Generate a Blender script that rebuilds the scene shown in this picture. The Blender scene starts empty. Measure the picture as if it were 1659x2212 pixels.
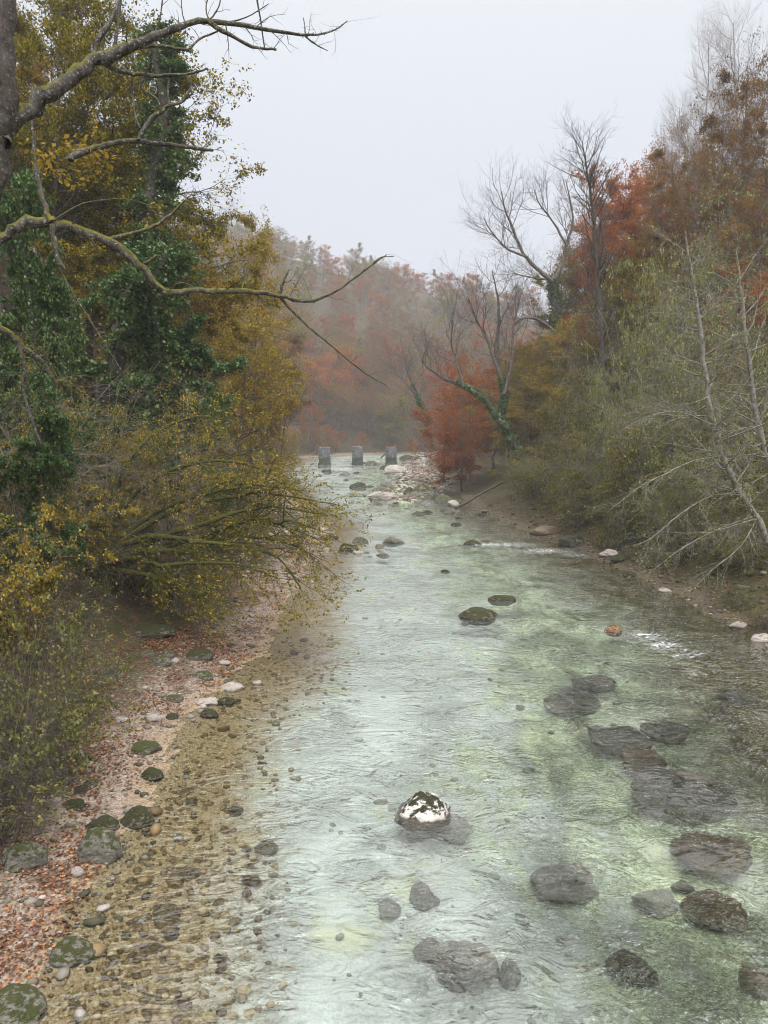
import bpy, bmesh, math, random
import numpy as np
from mathutils import Vector, noise as mnoise
random.seed(7)
rg = np.random.default_rng(7)
sc = bpy.context.scene
COL = sc.collection
# ------------------------------------------------------------------ camera model (used to set things out)
H, FPX, PITCH = 9.0, 1661.0, math.radians(6.22)
CT, ST = math.cos(PITCH), math.sin(PITCH)
def ray(px, py):
    u = (px - 829.5) / FPX; v = (1106 - py) / FPX
    return np.array([u, CT + v * ST, -ST + v * CT])
def pt(px, py, Y):
    d = ray(px, py); t = Y / d[1]
    return np.array([d[0] * t, Y, H + d[2] * t])
def gnd(px, py, z=0.0):
    d = ray(px, py); t = (z - H) / d[2]
    return np.array([d[0] * t, d[1] * t, z])
def path(pxs, Y0, Y1=None):
    Y1 = Y0 if Y1 is None else Y1
    n = len(pxs)
    return np.array([pt(x, y, Y0 + (Y1 - Y0) * i / max(1, n - 1)) for i, (x, y) in enumerate(pxs)])

# ------------------------------------------------------------------ mesh helpers
def mesh_np(name, V, faces, mat=None, attrs=None, smooth=False):
    """faces: list of int arrays (m, k)"""
    me = bpy.data.meshes.new(name)
    V = np.ascontiguousarray(V, dtype=np.float32).reshape(-1, 3)
    me.vertices.add(len(V)); me.vertices.foreach_set('co', V.ravel())
    faces = [np.asarray(f, dtype=np.int32) for f in faces if len(f)]
    loops = np.concatenate([f.ravel() for f in faces])
    sizes = np.concatenate([np.full(len(f), f.shape[1], dtype=np.int32) for f in faces])
    starts = np.concatenate([[0], np.cumsum(sizes)[:-1]]).astype(np.int32)
    me.loops.add(len(loops)); me.loops.foreach_set('vertex_index', loops)
    me.polygons.add(len(sizes)); me.polygons.foreach_set('loop_start', starts)
    if smooth: me.polygons.foreach_set('use_smooth', np.ones(len(sizes), dtype=bool))
    for k, a in (attrs or {}).items():
        at = me.attributes.new(k, 'FLOAT', 'POINT'); at.data.foreach_set('value', np.asarray(a, dtype=np.float32))
    me.update(calc_edges=True)
    if mat: me.materials.append(mat)
    return me
def link(name, data, parent=None, loc=None):
    o = bpy.data.objects.new(name, data); COL.objects.link(o)
    if parent is not None: o.parent = parent
    if loc is not None: o.location = loc
    return o
def tag(o, label=None, cat=None, group=None, kind=None):
    if label: o['label'] = label
    if cat: o['category'] = cat
    if group: o['group'] = group
    if kind: o['kind'] = kind
    return o
def nrm(a): return a / np.maximum(np.linalg.norm(a, axis=-1, keepdims=True), 1e-9)

# ------------------------------------------------------------------ materials
def new_mat(name):
    m = bpy.data.materials.new(name); m.use_nodes = True
    nt = m.node_tree; nt.nodes.clear()
    out = nt.nodes.new('ShaderNodeOutputMaterial')
    return m, nt, out
class N:
    """tiny node builder"""
    def __init__(s, nt): s.nt = nt
    def node(s, t, ins=None, **kw):
        n = s.nt.nodes.new(t)
        for k, v in kw.items(): setattr(n, k, v)
        for k, v in (ins or {}).items():
            sock = n.inputs[k]
            if hasattr(v, 'is_output') or isinstance(v, bpy.types.NodeSocket): s.nt.links.new(v, sock)
            else: sock.default_value = v
        return n
    def noise(s, vec, scale, detail=4, rough=.6, dist=0):
        return s.node('ShaderNodeTexNoise', {'Vector': vec, 'Scale': scale, 'Detail': detail, 'Roughness': rough, 'Distortion': dist}).outputs['Fac']
    def ramp(s, fac, stops, interp='LINEAR'):
        r = s.node('ShaderNodeValToRGB', {'Fac': fac}); cr = r.color_ramp; cr.interpolation = interp
        while len(cr.elements) < len(stops): cr.elements.new(.5)
        for e, (p, c) in zip(cr.elements, stops):
            e.position = p; e.color = (*c, 1) if len(c) == 3 else c
        return r.outputs['Color']
    def sm(s, v, a, b, lo=0, hi=1):
        return s.node('ShaderNodeMapRange', {'Value': v, 'From Min': a, 'From Max': b, 'To Min': lo, 'To Max': hi}, interpolation_type='SMOOTHSTEP').outputs['Result']
    def math(s, op, a, b=0.0):
        return s.node('ShaderNodeMath', {0: a, 1: b}, operation=op).outputs[0]
    def mix(s, f, a, b, bt='MIX'):
        n = s.nt.nodes.new('ShaderNodeMix'); n.data_type = 'RGBA'; n.blend_type = bt
        for sock, v in ((n.inputs[0], f), (n.inputs[6], a), (n.inputs[7], b)):
            if isinstance(v, bpy.types.NodeSocket): s.nt.links.new(v, sock)
            else: sock.default_value = (*v, 1) if isinstance(v, tuple) and len(v) == 3 else v
        return n.outputs[2]
    def attr(s, name): return s.node('ShaderNodeAttribute', attribute_name=name).outputs['Fac']
    def obj(s): return s.node('ShaderNodeTexCoord').outputs['Object']
    def geo(s): return s.node('ShaderNodeNewGeometry')
    def rand(s): return s.node('ShaderNodeObjectInfo').outputs['Random']
    def link(s, a, b): s.nt.links.new(a, b)

def leaf_mat(name, stops, trans=.4, gloss=0.0, treevar=.25):
    m, nt, out = new_mat(name); n = N(nt)
    v = n.attr('v')
    f = n.math('ADD', n.math('MULTIPLY', v, 1 - treevar), n.math('MULTIPLY', n.rand(), treevar))
    c = n.ramp(f, stops)
    d = n.node('ShaderNodeBsdfDiffuse', {'Color': c})
    t = n.node('ShaderNodeBsdfTranslucent', {'Color': c})
    s = n.node('ShaderNodeMixShader', {0: trans, 1: d.outputs[0], 2: t.outputs[0]})
    if gloss:
        g = n.node('ShaderNodeBsdfGlossy', {'Color': (1, 1, 1, 1), 'Roughness': .35})
        s = n.node('ShaderNodeMixShader', {0: gloss, 1: s.outputs[0], 2: g.outputs[0]})
    n.link(s.outputs[0], out.inputs[0]); return m
def bark_mat(name, c0, c1, moss=0.0, scale=6, mosscol=((.055, .06, .012), (.16, .14, .025)), spots=None, bump=.02):
    m, nt, out = new_mat(name); n = N(nt); o = n.obj()
    k = n.noise(o, scale, 6, .7)
    c = n.ramp(k, [(.35, c0), (.65, c1)])
    if spots:
        sp = n.noise(o, scale * 3.2, 3, .6); c = n.mix(n.sm(sp, .56, .66), c, spots)
    if moss:
        g = n.geo(); z = n.node('ShaderNodeSeparateXYZ', {0: g.outputs['Normal']}).outputs[2]
        mm = n.math('ADD', n.math('MULTIPLY', z, .45), n.noise(o, 2.3, 5, .7))
        mc = n.ramp(n.noise(o, 14, 3), [(.3, mosscol[0]), (.7, mosscol[1])])
        c = n.mix(n.sm(mm, 1.05 - moss, 1.2 - moss), c, mc)
    b = n.node('ShaderNodeBsdfPrincipled', {'Base Color': c, 'Roughness': .9, 'Specular IOR Level': .2})
    if bump:
        bp = n.node('ShaderNodeBump', {'Strength': .9, 'Distance': bump, 'Height': n.noise(o, scale * 3, 5, .7)})
        n.link(bp.outputs[0], b.inputs['Normal'])
    n.link(b.outputs[0], out.inputs[0]); return m
def rock_mat(name, c0, c1, moss=0.0, mossc=((.018, .024, .006), (.075, .08, .02)), dark=None, darkz=.0, rough=.8, spec=.3, mscale=3.0):
    m, nt, out = new_mat(name); n = N(nt)
    g = n.geo(); o = n.node('ShaderNodeVectorMath', {0: n.obj(), 1: n.node('ShaderNodeCombineXYZ', {0: n.math('MULTIPLY', n.rand(), 30)}).outputs[0]}, operation='ADD').outputs[0]
    k = n.noise(o, 5, 8, .7)
    c = n.ramp(k, [(.3, c0), (.7, c1)])
    c = n.mix(n.sm(n.noise(o, 17, 4, .7), .58, .68, 0, .6), c, tuple(x * .4 for x in c0))
    if moss:
        z = n.node('ShaderNodeSeparateXYZ', {0: g.outputs['Normal']}).outputs[2]
        mm = n.math('ADD', n.math('MULTIPLY', z, .22), n.noise(o, mscale, 6, .65))
        mc = n.ramp(n.noise(o, 22, 4, .7), [(.3, mossc[0]), (.7, mossc[1])])
        c = n.mix(n.sm(n.math('ADD', mm, n.math('MULTIPLY', n.math('SUBTRACT', n.noise(o, 26, 4, .75), .5), .22)), .95 - moss, 1.05 - moss), c, mc)
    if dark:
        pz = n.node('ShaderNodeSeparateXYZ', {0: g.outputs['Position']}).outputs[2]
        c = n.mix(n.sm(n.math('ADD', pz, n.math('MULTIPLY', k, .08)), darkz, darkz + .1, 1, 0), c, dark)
    b = n.node('ShaderNodeBsdfPrincipled', {'Base Color': c, 'Roughness': rough, 'Specular IOR Level': spec})
    bp = n.node('ShaderNodeBump', {'Strength': .8, 'Distance': .07, 'Height': n.math('ADD', n.noise(o, 7, 8, .75), n.math('MULTIPLY', n.node('ShaderNodeTexVoronoi', {'Vector': o, 'Scale': 3.0}, feature='DISTANCE_TO_EDGE').outputs[0], .5))})
    n.link(bp.outputs[0], b.inputs['Normal'])
    n.link(b.outputs[0], out.inputs[0]); return m

M = {}
M['olive'] = leaf_mat('olive leaves', [(0, (.05, .058, .010)), (.35, (.13, .125, .016)), (.7, (.27, .21, .022)), (1, (.46, .30, .028))], trans=.3)
M['gold'] = leaf_mat('gold leaves', [(0, (.10, .09, .02)), (.4, (.24, .19, .035)), (.75, (.42, .295, .055)), (1, (.50, .25, .06))])
M['hazel'] = leaf_mat('hazel leaves', [(0, (.07, .072, .018)), (.4, (.18, .155, .03)), (.75, (.40, .295, .055)), (1, (.60, .35, .09))])
M['rust'] = leaf_mat('rust leaves', [(0, (.15, .05, .018)), (.4, (.28, .085, .022)), (.7, (.38, .13, .025)), (1, (.42, .21, .03))], treevar=.4)
M['red'] = leaf_mat('red leaves', [(0, (.15, .036, .018)), (.5, (.29, .075, .028)), (1, (.46, .21, .04))])
M['brown'] = leaf_mat('brown leaves', [(0, (.10, .065, .03)), (.5, (.20, .12, .045)), (1, (.34, .16, .04))], treevar=.4)
M['pale'] = leaf_mat('pale green leaves', [(0, (.08, .10, .025)), (.5, (.17, .185, .045)), (.85, (.32, .29, .085)), (1, (.44, .32, .06))], gloss=.04)
M['ivy'] = leaf_mat('ivy leaves', [(0, (.025, .05, .014)), (.5, (.065, .12, .032)), (.9, (.13, .19, .055)), (1, (.22, .23, .07))], trans=.25, gloss=.02)
M['green'] = leaf_mat('green leaves', [(0, (.05, .058, .018)), (.45, (.12, .125, .03)), (.8, (.21, .20, .055)), (1, (.40, .20, .05))], gloss=.02)
M['fallen'] = leaf_mat('fallen leaves', [(0, (.06, .03, .02)), (.4, (.14, .06, .036)), (.7, (.23, .115, .07)), (.92, (.33, .20, .12)), (1, (.46, .20, .06))], trans=.1, treevar=0)
M['twig'] = bark_mat('grey brown bark', (.055, .045, .038), (.17, .14, .12), scale=3, bump=0)
M['greybrown'] = bark_mat('grey brown twigs', (.13, .11, .09), (.30, .27, .23), scale=3, bump=0)
M['greytwig'] = bark_mat('pale grey bark', (.24, .22, .22), (.42, .39, .38), scale=3, bump=0)
M['paletwig'] = bark_mat('silver bark', (.12, .108, .088), (.33, .305, .26), moss=.22, scale=4, spots=(.07, .065, .05), bump=.01)
M['darkbark'] = bark_mat('dark bark', (.03, .026, .022), (.12, .10, .085), moss=.22, scale=7, spots=(.15, .14, .125), bump=.03)
M['mossbark'] = bark_mat('mossy bark', (.035, .03, .026), (.15, .13, .11), moss=.5, scale=9, spots=(.27, .26, .23), bump=.012)
M['limbbark'] = bark_mat('dark lichened bark', (.03, .026, .023), (.13, .115, .10), moss=.36, scale=9, spots=(.27, .26, .24), bump=.012)
M['mosslimb'] = bark_mat('moss covered bark', (.05, .045, .03), (.12, .11, .07), moss=.62, scale=9, mosscol=((.035, .042, .01), (.12, .12, .022)))
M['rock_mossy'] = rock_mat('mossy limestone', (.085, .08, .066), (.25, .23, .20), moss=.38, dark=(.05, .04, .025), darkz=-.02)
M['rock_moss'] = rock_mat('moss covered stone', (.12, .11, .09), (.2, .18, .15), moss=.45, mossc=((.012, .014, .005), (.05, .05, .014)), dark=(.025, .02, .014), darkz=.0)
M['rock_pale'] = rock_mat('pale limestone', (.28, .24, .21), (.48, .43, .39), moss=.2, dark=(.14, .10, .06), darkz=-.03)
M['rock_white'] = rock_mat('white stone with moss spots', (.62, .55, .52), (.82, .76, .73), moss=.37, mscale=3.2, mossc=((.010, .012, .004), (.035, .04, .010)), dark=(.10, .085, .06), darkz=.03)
M['rock_brown'] = rock_mat('wet brown stone', (.055, .036, .018), (.18, .122, .06), rough=.45, spec=.5)
M['rock_dark'] = rock_mat('dark algae stone', (.032, .028, .02), (.115, .10, .065), rough=.4, spec=.5)
M['rock_grey'] = rock_mat('grey submerged stone', (.21, .19, .17), (.37, .34, .30), rough=.6)
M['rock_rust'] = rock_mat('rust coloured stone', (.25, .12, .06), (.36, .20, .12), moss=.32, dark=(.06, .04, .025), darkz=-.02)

# ------------------------------------------------------------------ terrain
LEFT = np.array([(-40, -5.2), (10.8, -5.4), (13, -5.55), (15.4, -5.7), (18, -6.0), (22.6, -6.4), (26.2, -5.6), (30, -4.9), (35.5, -4.9), (45, -5.2), (56, -5.0), (68, -5.0), (76, -6.2), (90, -10), (120, -15.5), (146, -21), (180, -24), (235, -24), (262, -14), (278, 10), (288, 50), (292, 90), (300, 200)], float)
RIGHT = np.array([(-40, 14), (25, 14.2), (32, 16.0), (40, 16.4), (44, 15.4), (58, 14.6), (66, 12.9), (80, 10.9), (112, 10.3), (150, 11), (200, 12), (232, 17), (246, 40), (256, 90), (262, 200)], float)
def xl(Y): return np.interp(Y, LEFT[:, 0], LEFT[:, 1])
def xr(Y): return np.interp(Y, RIGHT[:, 0], RIGHT[:, 1])
def segdist(X, Y, poly):
    P = np.stack([X.ravel(), Y.ravel()], 1); best = np.full(len(P), 1e9)
    A = poly[:, ::-1]
    for a, b in zip(A[:-1], A[1:]):
        ab = b - a; t = np.clip(((P - a) @ ab) / (ab @ ab), 0, 1)
        d = np.linalg.norm(P - a - t[:, None] * ab, axis=1); best = np.minimum(best, d)
    return best.reshape(X.shape)
_oct = [(rg.uniform(-1, 1, 2) * 2 ** k, rg.uniform(0, 6.28)) for k in range(9) for _ in range(5)]
def wob(X, Y, lo, hi):
    """cheap sum-of-sines noise, octaves lo..hi, base wavelength ~ 60 m / 2^k"""
    z = 0
    for k in range(lo, hi):
        for i in range(5):
            (w, p) = _oct[k * 5 + i]
            z = z + np.sin((X * w[0] + Y * w[1]) * .1 + p) / 5 / 1.6 ** (k - lo)
    return z
def terrain(X, Y):
    X = np.asarray(X, float); Y = np.asarray(Y, float)
    shp = X.shape; X = np.atleast_1d(X); Y = np.atleast_1d(Y); X0 = X
    X = X + .42 * wob(X, Y, 4, 8) + .25 * wob(X, Y, 6, 8)
    dl, dr = segdist(X, Y, LEFT), segdist(X, Y, RIGHT)
    L, R = X < xl(Y), X > xr(Y)
    side_l = L | ((~R) & (dl < dr))
    w = wob(X, Y, 2, 7)
    # land
    bw = np.interp(Y, [10, 22, 28, 34, 45, 68, 90, 120, 200], [2.3, 2.7, 4.5, 6, 7.5, 6, 3.5, 2, 2])
    sl = np.interp(Y, [20, 40, 130, 170, 240, 300], [.9, 1.1, 1.0, .62, .6, .44])
    s = np.maximum(dl - bw, 0)
    zl = .11 * np.minimum(dl, bw) + np.where((s < 55) | (Y > 200), sl * s, sl * 55 + (s - 55) * .5) * (s / (s + .6))
    cap = 103 - .42 * X + 5 * wob(X, Y, 0, 3)
    zl = np.where(Y > 200, np.where(zl > cap, cap + (zl - cap) * .08, zl), zl)
    s = np.maximum(dr - 1.5, 0)
    zr = .22 * np.minimum(dr, 1.5) + np.where(s < 9, .42 * s, 3.8 + (s - 9) * .78)
    zr = np.where(zr > 50, 50 + (zr - 50) * .3, zr)
    land = np.where(side_l, zl, zr)
    dd = np.minimum(dl, dr)
    land = land + w * np.clip(dd * .08, .02, .9)
    # bed
    dep = np.where(side_l, np.interp(dl, [0, .6, 2, 4, 7, 12], [0, .05, .16, .40, .85, 1.0]), np.interp(dr, [0, 1, 3, 7, 12], [0, .12, .3, .7, 1.0]))
    dep = dep * (1 + .28 * wob(X, Y, 3, 6)) + .02
    # gravel bar by the old piers
    gx = np.interp(Y, [95, 105, 125, 150, 190, 225], [2.5, 3, 5, 6, 6, 10]); gw = np.interp(Y, [88, 100, 120, 150, 190, 225], [0, 4.2, 6, 5, 4, 2])
    bar = np.clip(1.25 - np.abs(X - gx) / np.maximum(gw, .01), 0, 1) * (Y > 88) * (Y < 225)
    bed = -dep * (1 - bar) + .20 * bar * (1 + .9 * wob(X, Y, 3, 7))
    z = np.where(L | R, np.maximum(land, .015), bed)
    sd = np.where(L | R, -dd, dd)
    out = z, sd, side_l
    return tuple(a.reshape(shp) for a in out)
def tz(x, y): return float(terrain(np.array([x]), np.array([y]))[0][0])

def axis(parts):
    a = []
    for lo, hi, st in parts: a += list(np.arange(lo, hi, st))
    return np.array(a + [parts[-1][1]])
gx = axis([(-230, -60, 6), (-60, -25, 2), (-25, -13, .6), (-13, 18, .2), (18, 30, .6), (30, 70, 2), (70, 230, 6)])
gy = axis([(-40, 6, 2), (6, 30, .18), (30, 60, .4), (60, 120, .9), (120, 300, 2), (300, 760, 6)])
GX, GY = np.meshgrid(gx, gy); GZ, GS, GL = terrain(GX, GY)
nx, ny = len(gx), len(gy)
I = np.arange(nx * ny).reshape(ny, nx)
Q = np.stack([I[:-1, :-1], I[:-1, 1:], I[1:, 1:], I[1:, :-1]], -1).reshape(-1, 4)
def ground_mat():
    m, nt, out = new_mat('river bank and bed'); n = N(nt); o = n.obj()
    sd = n.attr('sd'); side = n.attr('side')
    big = n.noise(o, .5, 6, .65); med = n.noise(o, 2.2, 6, .7); fine = n.noise(o, 12, 5, .7)
    vor = n.node('ShaderNodeTexVoronoi', {'Vector': o, 'Scale': 15.0}); vor2 = n.node('ShaderNodeTexVoronoi', {'Vector': o, 'Scale': 34.0})
    vc = n.node('ShaderNodeSeparateColor', {0: vor.outputs['Color']}).outputs[0]
    vc2 = n.node('ShaderNodeSeparateColor', {0: vor2.outputs['Color']}).outputs[0]
    grain = n.math('ADD', n.math('MULTIPLY', vc, .5), n.math('MULTIPLY', vc2, .5))
    litter = n.ramp(n.math('ADD', n.math('MULTIPLY', fine, .6), n.math('MULTIPLY', vc, .4)), [(.25, (.025, .017, .011)), (.5, (.07, .042, .025)), (.75, (.15, .085, .05))])
    moss = n.ramp(fine, [(.3, (.02, .025, .008)), (.7, (.06, .065, .018))])
    land = n.mix(n.sm(med, .44, .56), litter, moss)
    gravel = n.ramp(grain, [(.1, (.12, .088, .062)), (.4, (.23, .178, .135)), (.8, (.35, .285, .235))])
    gravel = n.mix(n.sm(big, .5, .6, 0, .75), gravel, litter)
    sd_n = n.math('ADD', sd, n.math('MULTIPLY', n.math('SUBTRACT', med, .5), 1.6))
    left_land = n.mix(n.sm(sd_n, -3.6, -1.2), land, gravel)
    right_land = n.mix(n.sm(sd_n, -1.6, -.2), land, n.mix(.88, gravel, (.06, .046, .03)))
    landc = n.mix(side, right_land, left_land)
    wet = n.ramp(grain, [(.1, (.21, .145, .082)), (.5, (.33, .24, .145)), (.85, (.44, .34, .225))])
    brown = n.ramp(n.math('ADD', n.math('MULTIPLY', grain, .72), n.math('MULTIPLY', med, .28)), [(.15, (.17, .11, .052)), (.5, (.30, .215, .115)), (.85, (.44, .345, .21))])
    deep = n.ramp(n.math('ADD', n.math('MULTIPLY', grain, .3), n.math('MULTIPLY', med, .7)), [(.28, (.36, .375, .34)), (.45, (.50, .525, .49)), (.65, (.58, .60, .57))])
    deep = n.mix(n.sm(big, .55, .66, 0, .7), deep, (.50, .50, .30))
    rdark = n.ramp(n.math('ADD', n.math('MULTIPLY', grain, .4), n.math('MULTIPLY', med, .6)), [(.3, (.035, .026, .012)), (.55, (.11, .085, .04)), (.75, (.27, .24, .11))])
    lw = n.mix(n.sm(sd_n, -.1, .9), wet, brown); lw = n.mix(n.sm(sd_n, 1.5, 4.3), lw, deep)
    flow = n.noise(n.node('ShaderNodeMapping', {'Vector': o, 'Rotation': (0, 0, -.15), 'Scale': (1.1, .42, 1)}).outputs[0], 1.0, 5, .6, .6)
    green = n.ramp(n.math('ADD', n.math('MULTIPLY', flow, .75), n.math('MULTIPLY', grain, .25)), [(.33, (.07, .075, .04)), (.44, (.20, .22, .13)), (.55, (.38, .43, .28)), (.62, (.56, .62, .44)), (.70, (.56, .52, .15))])
    rw = n.mix(n.sm(n.math('ADD', sd_n, n.math('MULTIPLY', n.math('SUBTRACT', big, .5), 9.0)), 3.5, 9.0), rdark, deep)
    frn = n.math('ADD', n.attr('fr'), n.math('ADD', n.math('MULTIPLY', n.math('SUBTRACT', big, .5), .55), n.math('MULTIPLY', n.math('SUBTRACT', flow, .5), .5)))
    lw = n.mix(n.sm(frn, .36, .60), lw, green); water = n.mix(n.sm(frn, .62, .88), lw, rw)
    landc = n.mix(n.sm(sd_n, -.9, -.1, 0, .85), landc, n.mix(side, n.mix(.8, wet, (.04, .032, .02)), n.mix(.45, wet, (.16, .11, .07))))
    c = n.mix(n.sm(sd, -.2, .15), landc, water)
    b = n.node('ShaderNodeBsdfPrincipled', {'Base Color': c, 'Roughness': .85, 'Specular IOR Level': .25})
    hgt = n.math('ADD', n.math('MULTIPLY', vor.outputs['Distance'], -1.0), n.math('MULTIPLY', fine, .6))
    bp = n.node('ShaderNodeBump', {'Strength': .7, 'Distance': .06, 'Height': hgt})
    n.link(bp.outputs[0], b.inputs['Normal']); n.link(b.outputs[0], out.inputs[0]); return m
side = GL.astype(float)
# soften the left/right switch in mid river
side = np.clip(.5 + (segdist(GX, GY, RIGHT) - segdist(GX, GY, LEFT)) / 6, 0, 1)
g = link('ground', mesh_np('ground', np.stack([GX, GY, GZ], -1), [Q], ground_mat(), {'sd': GS.ravel(), 'side': side.ravel(), 'fr': np.clip((GX - xl(GY)) / np.maximum(xr(GY) - xl(GY), 1), 0, 1).ravel()}, True))
tag(g, kind='structure')

# ------------------------------------------------------------------ water
FOAM = []   # (x, y, rx, ry, strength)
for px, py, rx, ry, s in [(1175, 1190, 2.6, .9, 1), (1080, 1176, 3.2, .8, 1), (1240, 1200, 1.6, .8, .8), (920, 1173, 4, .5, .6), (860, 1168, 2, .6, .6),
                          (1390, 1372, .9, .5, 1), (1430, 1392, 1.1, .5, 1), (1475, 1412, 1.0, .6, .8), (1310, 1362, .8, .3, .8), (740, 1012, 4, 5, .9), (800, 1008, 5, 4, .8), (640, 1030, 5, 5, .6), (700, 1030, 6, 4, .6),
                          (780, 1030, 4, 4, .5), (880, 1003, 5, 6, .9), (850, 1085, 3, 1.2, .45), (1500, 1450, 1.2, .6, .5), (1560, 1330, .8, .5, .3)]:
    p = gnd(px, py); FOAM.append((p[0], p[1], rx, ry, s))
wx = axis([(-34, -14, .8), (-14, 20, .12), (20, 60, .8)])
wy = axis([(-20, 6, 1), (6, 26, .10), (26, 45, .16), (45, 80, .35), (80, 140, .8), (140, 300, 2)])
WX, WY = np.meshgrid(wx, wy)
sdw = segdist(WX, WY, RIGHT)
turb = 1.0 * np.exp(-((WX - np.interp(WY, [8, 20, 30, 45, 70], [8, 9, 9, 8, 4])) / 5.5) ** 2) * .8 + .35
near = np.clip((60 - WY) / 40, 0, 1)
ca, sa = math.cos(.35), math.sin(.35)
def waves(X, Y):
    z = 0; r2 = np.random.default_rng(3)
    for i in range(46):
        lam = .45 * 1.055 ** i; a = r2.normal(1.35, .75)
        dx, dy = math.cos(a), math.sin(a)
        ph = r2.uniform(0, 6.28)
        warp = .5 * wob(X, Y, 4, 7) * lam
        z = z + np.sin((X * dx + Y * dy + warp) * 6.283 / lam + ph) * lam * .0042
    return z
WZ = waves(WX, WY) * turb * np.clip(sdw * .3 + .3, 0, 1) * (.35 + .65 * near) * np.clip((WX - xl(WY)) * .12, .03, 1)
foam = np.zeros_like(WX)
for x, y, rx, ry, s in FOAM:
    k = np.exp(-((WX - x) / rx / 1.2) ** 2 - ((WY - y) / ry / 1.8) ** 2)
    foam = np.maximum(foam, .8 * s * k); WZ = WZ + .05 * s * k * np.sin(WX * 5 + WY * 9)
J = np.arange(WX.size).reshape(WX.shape)
WQ = np.stack([J[:-1, :-1], J[:-1, 1:], J[1:, 1:], J[1:, :-1]], -1).reshape(-1, 4)
WAVE = 1.55
def water_mat():
    m, nt, out = new_mat('clear river water'); n = N(nt); o = n.obj()
    calm = n.attr('calm')
    def ridge(a): return n.math('ABSOLUTE', n.math('SUBTRACT', a, .5))
    def height(off):
        q = n.node('ShaderNodeVectorMath', {0: o, 1: off}, operation='ADD').outputs[0]
        q = n.node('ShaderNodeMapping', {'Vector': q, 'Rotation': (0, 0, .35), 'Scale': (.7, 1.2, 1)}).outputs[0]
        n0 = n.noise(q, .42, 2, .5, .6); n1 = n.noise(q, 1.25, 2, .5, 1.5); n2 = n.noise(q, 3.1, 2, .5, 1.6); n3 = n.noise(q, 8.5, 1, .5, 1.0)
        a = n.math('ADD', n.math('MULTIPLY', n0, .5), n.math('MULTIPLY', ridge(n1), -.62))
        b = n.math('ADD', n.math('MULTIPLY', ridge(n2), -.20), n.math('MULTIPLY', n3, .020))
        return n.math('ADD', a, b)
    D = .025
    h0, hx, hy = height((0, 0, 0)), height((D, 0, 0)), height((0, D, 0))
    k = n.math('MULTIPLY', n.math('MULTIPLY', calm, n.sm(n.noise(n.node('ShaderNodeMapping', {'Vector': o, 'Scale': (1, .6, 1)}).outputs[0], .38, 3, .6, 1.0), .36, .62, .2, 1.55)), WAVE / D)
    sl = n.node('ShaderNodeCombineXYZ', {0: n.math('MULTIPLY', n.math('SUBTRACT', h0, hx), k), 1: n.math('MULTIPLY', n.math('SUBTRACT', h0, hy), k)}).outputs[0]
    gn = n.geo().outputs['Normal']
    wn = n.node('ShaderNodeVectorMath', {0: n.node('ShaderNodeVectorMath', {0: gn, 1: sl}, operation='ADD').outputs[0]}, operation='NORMALIZE')
    class bp: outputs = [wn.outputs[0]]
    fr = n.node('ShaderNodeFresnel', {'IOR': 1.5, 'Normal': bp.outputs[0]})
    gl = n.node('ShaderNodeBsdfGlossy', {'Color': (1, 1, 1, 1), 'Roughness': .04, 'Normal': bp.outputs[0]})
    tint = (.92, .965, .945, 1)
    tr = n.node('ShaderNodeBsdfTransparent', {'Color': tint})
    rf = n.node('ShaderNodeBsdfRefraction', {'Color': tint, 'IOR': 1.25, 'Roughness': 0.0, 'Normal': bp.outputs[0]})
    under = n.node('ShaderNodeMixShader', {0: .18, 1: tr.outputs[0], 2: rf.outputs[0]})
    s = n.node('ShaderNodeMixShader', {0: fr.outputs[0], 1: under.outputs[0], 2: gl.outputs[0]})
    fo = n.node('ShaderNodeBsdfDiffuse', {'Color': (.8, .82, .84, 1)})
    fm = n.math('ADD', n.attr('foam'), n.math('MULTIPLY', n.math('SUBTRACT', n.noise(n.node('ShaderNodeMapping', {'Vector': o, 'Scale': (.8, 1.2, 1)}).outputs[0], 4, 8, .85, 1.2), .5), 5.5))
    s2 = n.node('ShaderNodeMixShader', {0: n.sm(n.math('MULTIPLY', fm, n.sm(n.attr('foam'), .02, .35)), .5, 1.6, 0, .9), 1: s.outputs[0], 2: fo.outputs[0]})
    n.link(s2.outputs[0], out.inputs[0]); return m
calm = np.clip((WX - xl(WY)) * .12 + .02, .05, 1) * np.clip(sdw * .2 + .5, .5, 1)
calm = calm * np.clip(.42 + turb * .75, 0, 1.25) * np.interp(WY, [12, 22, 40, 80], [1, .8, .5, .38])
wo = link('river_water', mesh_np('river_water', np.stack([WX, WY, WZ], -1), [WQ], water_mat(), {'foam': foam.ravel(), 'calm': calm.ravel()}, True))
tag(wo, kind='structure')

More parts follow.
